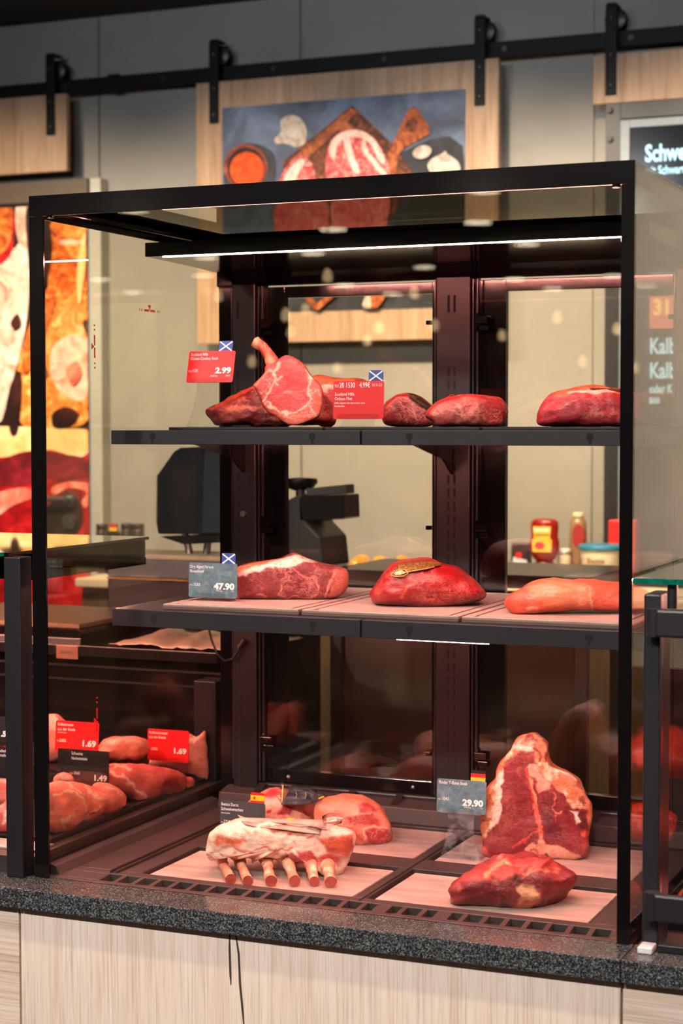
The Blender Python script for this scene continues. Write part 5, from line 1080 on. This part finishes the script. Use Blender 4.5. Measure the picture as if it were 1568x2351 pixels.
price_tag(385, 1748, 0.637, LZ, 0.0925, 0.064, RED, 'red tag for veal schnitzel at 1.69 by the end of the pork counter', [
  T_('Kalbsschnitzel', 0.04, 0.85, 0.085, b=0.006, wd=0.44), T_('aus der Keule', 0.04, 0.71, 0.085, b=0.006, wd=0.40), T_('PLU', 0.04, 0.34, 0.05), T_('2003', 0.10, 0.33, 0.09, wd=0.15), T_('1.69', 0.95, 0.27, 0.17, 'R', 0.04, 0.33)], tilt=0.06, group=grp, footd=0.010)
price_tag(190, 1800, 0.378, LZ, 0.110, 0.065, BCARD, 'black tag for pork neck steaks at 1.49 in the pork counter', [
  T_('Schweine', 0.27, 0.84, 0.10, b=0.004, wd=0.22), T_('Nackensteaks', 0.27, 0.70, 0.10, b=0.004, wd=0.31), T_('PLU', 0.25, 0.27, 0.05), T_('3060', 0.32, 0.27, 0.09, wd=0.12), T_('1.49', 0.97, 0.13, 0.17, 'R', 0.035, 0.27)], tilt=0.06, group=grp, footd=0.024)
price_tag(-18, 1710, 0.378, LZ, 0.088, 0.056, BCARD, 'black tag ending in 59 cents beside the counter post', [T_('.59', 0.94, 0.32, 0.19, 'R', 0.04, 0.22), T_('100 G', 0.94, 0.20, 0.05, 'R')], tilt=0.10, group=grp)
price_tag(-22, 1785, 0.245, LZ, 0.096, 0.058, BCARD, 'black schnitzel tag beside the counter post', [T_('Schnitzel', 0.93, 0.84, 0.10, 'R', 0.006, 0.25), T_('Oberschale', 0.90, 0.70, 0.10, 'R', 0.006, 0.30)], tilt=0.06, group=grp)

# ------------------------------------------------------------------ things on the pork counter's rear worktop
c = atY(182, 1486, 0.735); WZ = 0.295
x1 = c[0]
t = thing('paper_dispenser', 'flat black wrapping paper box with a lid coloured as if lit beige on the rear worktop', 'dispenser', (x1-0.2, 0.9, WZ))
bx('body', x1-0.42, x1, 0.735, 1.08, WZ, WZ+0.032, FRAME, t, 0.003)
bx('lid', x1-0.42, x1-0.001, 0.737, 1.078, WZ+0.032, WZ+0.042, plain('beige_lit_lid', (120, 100, 80), 0.4), t, 0.002)  # black box top; the beige light on it is put into this colour
bx('cutter_bar', x1-0.40, x1+0.006, 0.728, 0.734, WZ, WZ+0.012, STEEL, t, 0.001)
# crumpled sheet of paper
rows = []
rng = np.random.RandomState(3)
for j in range(12):
    r = []
    for i in range(34):
        u = i/33; v = j/11
        x = -0.285+0.30*u+0.03*v*u; yy = 0.730+0.27*v
        zz = WZ+0.002+(0.006+0.020*v)*(0.6+0.5*math.sin(u*9+v*2)+0.35*math.sin(u*23+v*6+1))*math.sin(PI*min(1, max(0.0, u*1.1)))**0.6
        r.append((x, yy, max(WZ+0.0015, zz+0.0015*rng.randn())))
    rows.append(r)
o = MB().sheet(rows).build('wrapping_paper', plain('off_white_paper', (218, 200, 176), 0.7), None, label='crumpled off-white wrapping paper sheet on the rear worktop', cat='paper')
m = o.modifiers.new('thick', 'SOLIDIFY'); m.thickness = 0.0006; m.offset = 1
# weighing scale with customer display
t = thing('weighing_scale', 'grey weighing scale with a dark display head on the rear worktop', 'scale', (-0.2, 1.1, WZ))
ya = 1.08
p0, p1 = atY(246, 1328, ya), atY(505, 1290, ya)
bx('base', p0[0], p0[0]+0.36, ya, ya+0.16, WZ, p0[2], BLACK, t, 0.004)
bx('gold_strip', p0[0], p0[0]+0.36, ya-0.001, ya+0.01, p0[2], p0[2]+0.004, plain('brass_strip', (170, 140, 84), 0.3, 0.8), t)
bx('platform', p0[0], p0[0]+0.36, ya, ya+0.16, p0[2]+0.004, p1[2], GREY, t, 0.004)
bx('platform_top', p0[0]+0.004, p0[0]+0.356, ya+0.004, ya+0.156, p1[2], p1[2]+0.012, CREAM, t, 0.003)
dl = [(358, 1092), (364, 1085), (398, 1036), (412, 1028), (545, 1022), (550, 1228), (362, 1226), (357, 1200)]
MB().prism([atY(a, b, ya+0.05) for a, b in dl], (0.012, 0.05, 0)).build('display_head', plain('display_grey', (44, 47, 52), 0.3), t, 0.004)
MB().prism([atY(a, b, ya+0.0495) for a, b in ((470, 1040), (548, 1034), (548, 1220), (464, 1222))], (0, 0.001, 0)).build('display_glass', plain('display_glass', (70, 78, 86), 0.1), t)
for a, b in (((425, 1226), (442, 1284)), ((480, 1228), (470, 1284))):
    MB().cyl(atY(*a, ya+0.07), atY(*b, ya+0.07)-np.array([0, 0, 0.012]), 0.009, 10).build('stand_leg', STEEL, t)
MB().prism([atY(a, b, ya+0.06) for a, b in ((366, 1232), (500, 1226), (505, 1246), (420, 1250))], (0, 0.03, 0)).build('neck', BLACK, t, 0.003)
# slicer seen through the rear door
ys_ = 1.32
ped = atY(715, 1300, ys_)
rw = thing('work_table', 'dark rear work table carrying the slicing machine', 'table', (0.1, 1.55, -G))
bx('top', -0.014, 0.62, 1.26, 1.62, ped[2]-0.03, ped[2], plain('table_top_dark', (46, 42, 40), 0.3), rw, 0.003)
for x in (0.0, 0.59):
    for yy in (1.28, 1.58): bx('leg', x-0.013, x+0.013, yy, yy+0.026, -G, ped[2]-0.03, STEEL, rw)
bx('modesty_panel', 0.014, 0.576, 1.30, 1.31, -0.55, ped[2]-0.04, plain('panel_brown_grey', (92, 78, 66), 0.5), rw)
t = thing('slicing_machine', 'grey slicing machine with a domed blade guard seen through the rear glass door', 'slicer', (ped[0], ys_, ped[2]))
MB().prism([atY(a, b, ys_) for a, b in ((655, 1302), (655, 1150), (690, 1132), (702, 1200), (735, 1235), (742, 1302))], (0.01, 0.14, 0)).build('body', plain('slicer_grey', (96, 98, 102), 0.4), t, 0.006)
MB().lathe(atY(690, 1110, ys_+0.05), [(0.005, -0.02), (0.030, -0.012), (0.042, 0.002), (0.040, 0.012), (0.01, 0.014)], 24).build('blade_guard', BLACK, t)
MB().prism([atY(a, b, ys_) for a, b in ((700, 1122), (795, 1112), (796, 1134), (705, 1140))], (0, 0.05, 0)).build('carriage_arm', GREY, t, 0.003)
MB().prism([atY(a, b, ys_) for a, b in ((684, 1142), (788, 1136), (790, 1192), (686, 1198))], (0, 0.10, 0)).build('motor_box', DARKM, t, 0.004)
MB().cyl(atY(690, 1138, ys_+0.04), atY(690, 1112, ys_+0.04), 0.012, 12).build('spindle', STEEL, t)
# ================================================================== marinated meat counter on the other side
RX0, RX1 = 1.030, 2.3
mc = thing('marinade_counter', 'service counter with green-edged glass top beyond the tall glass case', 'counter', (1.6, 0.4, 0.0))
bx('corner_post', 1.0385, 1.0635, -0.004, 0.060, 0.0, 0.517, DARKM, mc, 0.003)
bx('post_foot', 1.040, 1.0615, -0.036, -0.005, 0.0, 0.010, plain('clear_white_foot', (214, 214, 220), 0.25), mc, 0.002)
gt = MB().box(1.030, RX1, -0.030, 0.40, 0.534, 0.5415).build('top_glass', glass('green_glass', (0.86, 0.94, 0.92), 0.05), mc)
bx('glass_edge', 1.030, RX1, -0.0312, -0.0302, 0.5338, 0.5416, TEAL, gt)
bx('glass_edge', 1.0288, 1.0298, -0.0302, 0.40, 0.5338, 0.5416, TEAL, gt)
for zc in (0.476, 0.066):
    h = MB().box(1.062, 1.40, -0.0345, -0.0225, zc-0.018, zc+0.022).build('hinge_bracket', DARKM, mc, 0.004)
    MB().cyl((1.058, -0.020, zc-0.018), (1.058, -0.020, zc+0.022), 0.012, 16).build('hinge_barrel', DARKM, h)
MB().cyl((1.082, -0.012, 0.498), (1.082, -0.012, 0.534), 0.0075, 14).build('support_rod', DARKM, mc)
MB().box(1.068, RX1, -0.012, -0.005, 0.012, 0.515).build('front_glass', GFRONT, mc)
bx('front_rail', 1.066, RX1, -0.020, -0.004, 0.0, 0.012, BLACK, mc, 0.002)
bx('deck', RX0, RX1, 0.0112, 0.744, -0.033, 0.0, DECK, mc)
bx('back_panel', RX0, RX1, 0.745, 0.765, 0.0, 0.29, FRAME, mc)
bx('rear_worktop', RX0, RX1, 0.70, 1.2, 0.29, 0.315, plain('worktop_black', (22, 20, 20), 0.25), mc, 0.002)
bx('carcass', RX0, RX1, 0.77, 1.19, -G, 0.29, BLACK, mc)
bx('lamp_housing', 1.066, RX1, 0.30, 0.40, 0.512, 0.5335, FRAME, mc, 0.003)
bx('led_strip', 1.09, RX1, 0.33, 0.342, 0.507, 0.512, LEDD, mc)
def blob(name, c, r, colr, label, seed, mat=GLAZE, amp=0.008, grp=None, parent=None, col2=None):
    n, m = 40, 22; vs = []
    for i in range(m+1):
        th = PI*i/m
        for k in range(n): vs.append((math.sin(th)*math.cos(2*PI*k/n), math.sin(th)*math.sin(2*PI*k/n), math.cos(th)))
    V = np.array(vs); d = 1+amp/max(r)*fbm(V*1.6+seed*3, seed, 3)
    V = V*d[:, None]*np.array(r)+np.array(c); fl = c[2]-r[2]*0.92; V[:, 2] = np.maximum(V[:, 2], fl)
    o = MB().add(V, [(i*n+k, (i+1)*n+k, (i+1)*n+(k+1) % n, i*n+(k+1) % n) for i in range(m) for k in range(n)], 0, True).build(name, mat, parent, label=label, cat=None if parent else 'meat', group=grp)
    a = np.array(srgb(colr)); b = np.array(srgb(col2 or tuple(min(255, int(v*1.25+24)) for v in colr)))
    def fn(p):
        s = sstep(fbm(p*np.array([45, 45, 45])+seed, seed, 3), 0.0, 0.8)[:, None]; return a*(1-s)+b*s, 0.2
    return colour_mesh(o, fn)
def rtray(x0, x1, y0, y1, z, label):
    t = thing('meat_tray', label, 'tray', ((x0+x1)/2, (y0+y1)/2, z), 'black trays in the marinade counter')
    bx('bottom', x0, x1, y0, y1, z, z+0.004, TRM, t)
    MB().box(x0, x0+0.004, y0, y1, z+0.004, z+0.03).box(x1-0.004, x1, y0, y1, z+0.004, z+0.03).box(x0+0.004, x1-0.004, y0, y0+0.004, z+0.004, z+0.03).box(x0+0.004, x1-0.004, y1-0.004, y1, z+0.004, z+0.03).build('rim', TRM, t, 0.001)
def riser(z, y0, y1):
    bx('display_step', RX0+0.006, RX1, y0, y1, 0.0, z, TRM, mc)
riser(0.05, 0.30, 0.50); riser(0.12, 0.50, 0.74)
rtray(1.034, 1.42, 0.10, 0.295, 0.0, 'black tray at the front of the marinade counter')
rtray(1.034, 1.42, 0.305, 0.495, 0.05, 'black tray under the orange marinated steaks')
rtray(1.034, 1.42, 0.505, 0.735, 0.12, 'black tray under the dark red marinated joints')
for i, (x, yy) in enumerate(((1.094, 0.386), (1.206, 0.388), (1.318, 0.386), (1.097, 0.454), (1.209, 0.455), (1.320, 0.454))):
    blob('marinated_steak', (x, yy, 0.054+0.030), (0.046, 0.031, 0.032), (196, 44, 10), 'glossy orange-red marinated steak in the middle tray of the marinade counter', 60+i, amp=0.005, grp='marinated steaks', col2=(232, 110, 20))
for i, (x, yy) in enumerate(((1.108, 0.60), (1.25, 0.61))):
    blob('marinated_joint', (x, yy, 0.124+0.048), (0.066, 0.075, 0.052), (150, 34, 22), 'dark red seasoned joint in the upper tray of the marinade counter', 70+i, grp='seasoned joints', col2=(190, 66, 34))
for i, (x, yy) in enumerate(((1.100, 0.19), (1.215, 0.20), (1.33, 0.19))):
    blob('seasoned_cutlet', (x, yy, 0.004+0.026), (0.050, 0.050, 0.028), (140, 44, 34), 'brown-red seasoned cutlet in the front tray of the marinade counter', 80+i, grp='seasoned cutlets')
price_tag(*to_px((1.134, 0.320, 0.150)), 0.320, 0.054, 0.088, 0.058, BCARD, 'black tag standing among the marinated steaks', [T_('00', 0.95, 0.3, 0.17, 'R', 0.03, 0.2)], tilt=0.1, group='price tags in the marinade counter')

# ================================================================== rear counter along the wall
LED_Z = 0.315
rc = thing('rear_counter', 'long oak-fronted rear counter along the concrete wall', 'counter', (0, 2.4, -G))
bx('carcass', -1.2, 2.2, 2.14, WALL_Y-0.1, -G, 0.275, BLACK, rc)
for i in range(7):
    x = -1.2+i*0.4857; bx('door_panel', x+0.002, x+0.4837, 2.12, 2.14, -G+0.1, 0.27, OAKC, rc, 0.001)
bx('worktop', -1.21, 2.21, 2.10, WALL_Y-0.1, 0.275, 0.30, CREAM, rc, 0.003)
bx('black_ledge', -1.21, 2.21, 2.46, WALL_Y-0.1, 0.30, 0.325, plain('ledge_black', (30, 28, 30), 0.4), rc, 0.002)
def stand_on(px, Y): return atY(px, 1300, Y)[0]
Z1 = 0.325
# ketchup bottle
kx = stand_on(1250, 2.52); s = 0.0625/0.047
t = thing('ketchup_bottle', 'upside-down red ketchup bottle with a yellow label on the rear counter', 'bottle', (kx, 2.52, Z1))
MB().lathe((kx, 2.52, Z1), [(0.025, 0), (0.029, 0.004), (0.030, 0.03), (0.027, 0.034), (0.0265, 0.036)], 24).build('cap', plain('dark_red_cap', (84, 14, 16), 0.35), t)
MB().lathe((kx, 2.52, Z1), [(0.020, 0.034), (0.034, 0.045), (0.045, 0.07), (0.044, 0.095), (0.040, 0.11), (0.042, 0.135), (0.041, 0.152), (0.032, 0.160), (0.005, 0.162)], 28, ay=(0, 0.6, 0)).build('body', plain('ketchup_red', (134, 22, 18), 0.2), t)
lb = MB().prism([(kx-0.028, 2.4915, Z1+0.065), (kx+0.028, 2.4915, Z1+0.065), (kx+0.030, 2.4915, Z1+0.10), (kx+0.024, 2.4915, Z1+0.105), (kx+0.027, 2.4915, Z1+0.140), (kx-0.027, 2.4915, Z1+0.140), (kx-0.024, 2.4915, Z1+0.105), (kx-0.030, 2.4915, Z1+0.10)], (0, 0.003, 0)).build('label', plain('ketchup_label', (222, 170, 60), 0.4), t)
MB().prism([(kx-0.006+0.015*math.cos(q), 2.491, Z1+0.084+0.011*math.sin(q)) for q in np.linspace(0, 2*PI, 20, endpoint=False)], (0, 0.0004, 0)).build('label_tomato', FRED, lb)
MB().box(kx-0.022, kx+0.022, 2.491, 2.4914, Z1+0.112, Z1+0.118).build('label_green_band', plain('label_green', (110, 120, 50), 0.4), lb)
MB().box(kx-0.024, kx+0.024, 2.491, 2.4914, Z1+0.124, Z1+0.136).build('label_cream_band', plain('label_cream', (226, 206, 170), 0.4), lb)
# bottle, carton, tub, jar
jx = stand_on(1327, 2.6)
t = thing('sauce_bottle', 'clear brown sauce bottle with a round red label beside the ketchup', 'bottle', (jx, 2.6, Z1))
MB().lathe((jx, 2.6, Z1), [(0.026, 0), (0.028, 0.004), (0.028, 0.05), (0.025, 0.12), (0.024, 0.150), (0.018, 0.158), (0.016, 0.162)], 24).build('body', plain('brown_sauce', (140, 108, 84), 0.25), t)
MB().lathe((jx, 2.6, Z1+0.158), [(0.017, 0), (0.017, 0.018), (0.014, 0.020)], 20).build('cap', CREAM, t)
MB().prism([(jx+0.008+0.018*math.cos(q), 2.5715, Z1+0.11+0.034*math.sin(q)) for q in np.linspace(0, 2*PI, 24, endpoint=False)], (0, 0.003, 0)).build('label', plain('sauce_label', (150, 44, 48), 0.4), t)
cx = stand_on(1198, 2.57)
t = thing('snack_packet', 'dark packet with a white and blue print beside the ketchup', 'packet', (cx, 2.57, Z1))
bx('box', cx-0.028, cx+0.026, 2.55, 2.59, Z1, Z1+0.085, plain('packet_black', (40, 30, 34), 0.4), t, 0.004)
MB().prism([(cx-0.026, 2.5495, Z1+0.012), (cx+0.024, 2.5495, Z1+0.008), (cx+0.022, 2.5495, Z1+0.035), (cx-0.020, 2.5495, Z1+0.045)], (0, 0.0006, 0)).build('print_white', plain('packet_white', (190, 200, 214), 0.4), t)
MB().box(cx-0.012, cx+0.006, 2.5492, 2.5497, Z1+0.040, Z1+0.058).build('print_red', FRED, t)
MB().box(cx-0.008, cx+0.010, 2.5489, 2.5493, Z1+0.014, Z1+0.026).build('print_blue', BLUE, t)
wx = stand_on(1292, 2.56)
t = thing('cream_jar', 'small cream jar between the ketchup and the blue-lidded tub', 'jar', (wx+0.004, 2.56, Z1))
MB().lathe((wx+0.004, 2.56, Z1), [(0.018, 0), (0.020, 0.004), (0.020, 0.05), (0.016, 0.058)], 20).build('glass', CREAM, t)
MB().lathe((wx+0.004, 2.56, Z1+0.056), [(0.019, 0), (0.019, 0.014), (0.017, 0.016)], 20).build('lid', WHITE, t)
tx = stand_on(1380, 2.50)
t = thing('spread_tub', 'white tub with a blue lid and blue label on the rear counter', 'tub', (tx, 2.5, Z1-0.025))
MB().lathe((tx, 2.5, Z1), [(0.050, 0), (0.052, 0.002), (0.060, 0.075), (0.060, 0.078)], 32).build('tub', plain('tub_white', (214, 206, 188), 0.4), t)
MB().lathe((tx, 2.5, Z1+0.076), [(0.064, 0), (0.066, 0.002), (0.066, 0.012), (0.062, 0.016), (0.01, 0.017)], 32).build('lid', plain('lid_blue', (40, 120, 160), 0.35), t)
MB().lathe((tx, 2.5, Z1+0.004), [(0.0525, 0), (0.0568, 0.026)], 32).build('label_band', plain('tub_band_blue', (90, 140, 180), 0.4), t)
lettering('Beste', (tx-0.026, 2.4395, Z1+0.040), X3, Z3, NF, 0.016, plain('tub_print', (120, 60, 50), 0.4), t, 0.02, 0.052)
bx('red_carton', stand_on(1402, 2.66), stand_on(1402, 2.66)+0.08, 2.63, 2.69, Z1, Z1+0.155, plain('carton_red', (206, 40, 44), 0.4), None, 0.003, label='plain red carton behind the blue-lidded tub', cat='carton')
bx('cutting_board', stand_on(1150, 2.2), stand_on(1412, 2.2), 2.13, 2.42, 0.30, 0.318, plain('cream_cutting_board', (220, 206, 176), 0.5), None, 0.006, label='thick cream cutting board on the rear counter below the bottles', cat='board')
# chicken fillets on a tray
ty = 2.30; a = stand_on(800, ty); b = stand_on(1010, ty)
t = thing('serving_tray', 'dark oval tray of yellow chicken on the rear counter', 'tray', ((a+b)/2, ty, 0.30))
bx('bottom', a, b, ty-0.09, ty+0.09, 0.30, 0.306, STEEL, t, 0.003)
MB().box(a-0.006, b+0.006, ty-0.096, ty-0.09, 0.30, 0.322).box(a-0.006, b+0.006, ty+0.09, ty+0.096, 0.30, 0.322).box(a-0.006, a, ty-0.09, ty+0.09, 0.30, 0.322).box(b, b+0.006, ty-0.09, ty+0.09, 0.30, 0.322).build('rim', BLACK, t, 0.002)
for i in range(4):
    x = a+0.045+i*(b-a-0.09)/3
    blob('chicken_fillet', (x, ty-0.02, 0.306+0.036), ((b-a-0.09)/6.2, 0.060, 0.039), (226, 140, 20), 'yellow marinated chicken fillet on the dark tray behind the rear glass door', 90+i, grp='yellow chicken fillets', col2=(246, 180, 50))
# small jars with a flag at the far end
for i, (px, hh) in enumerate(((235, 0.03), (292, 0.034), (318, 0.034))):
    x = stand_on(px, 2.3)
    jz = 0.30
    t = thing('spice_jar', 'small dark spice jar at the far end of the rear counter', 'jar', (x, 2.3, jz), 'dark spice jars on the rear counter')
    MB().lathe((x, 2.3, jz), [(0.017, 0), (0.0195, 0.003), (0.0195, 0.10+hh), (0.017, 0.108+hh)], 18).build('glass', plain('jar_dark', (52, 44, 38), 0.3), t)
    MB().lathe((x, 2.3, jz+0.106+hh), [(0.019, 0), (0.019, 0.016), (0.016, 0.018)], 18).build('lid', BLACK, t)
x = stand_on(262, 2.26)
t = thing('flag_card', 'small black card topped by a German flag among the spice jars', 'card', (x, 2.26, 0.30))
bx('card', x-0.022, x+0.022, 2.255, 2.262, 0.30, 0.435, BCARD, t, 0.001)
MB().box(x-0.011, x+0.014, 2.253, 2.2545, 0.436, 0.446).build('flag_yellow', YELLOW, t); MB().box(x-0.011, x+0.014, 2.253, 2.2545, 0.446, 0.457).build('flag_red', FRED, t)
MB().box(x-0.011, x+0.014, 2.2546, 2.262, 0.434, 0.458).build('flag_back', BCARD, t)
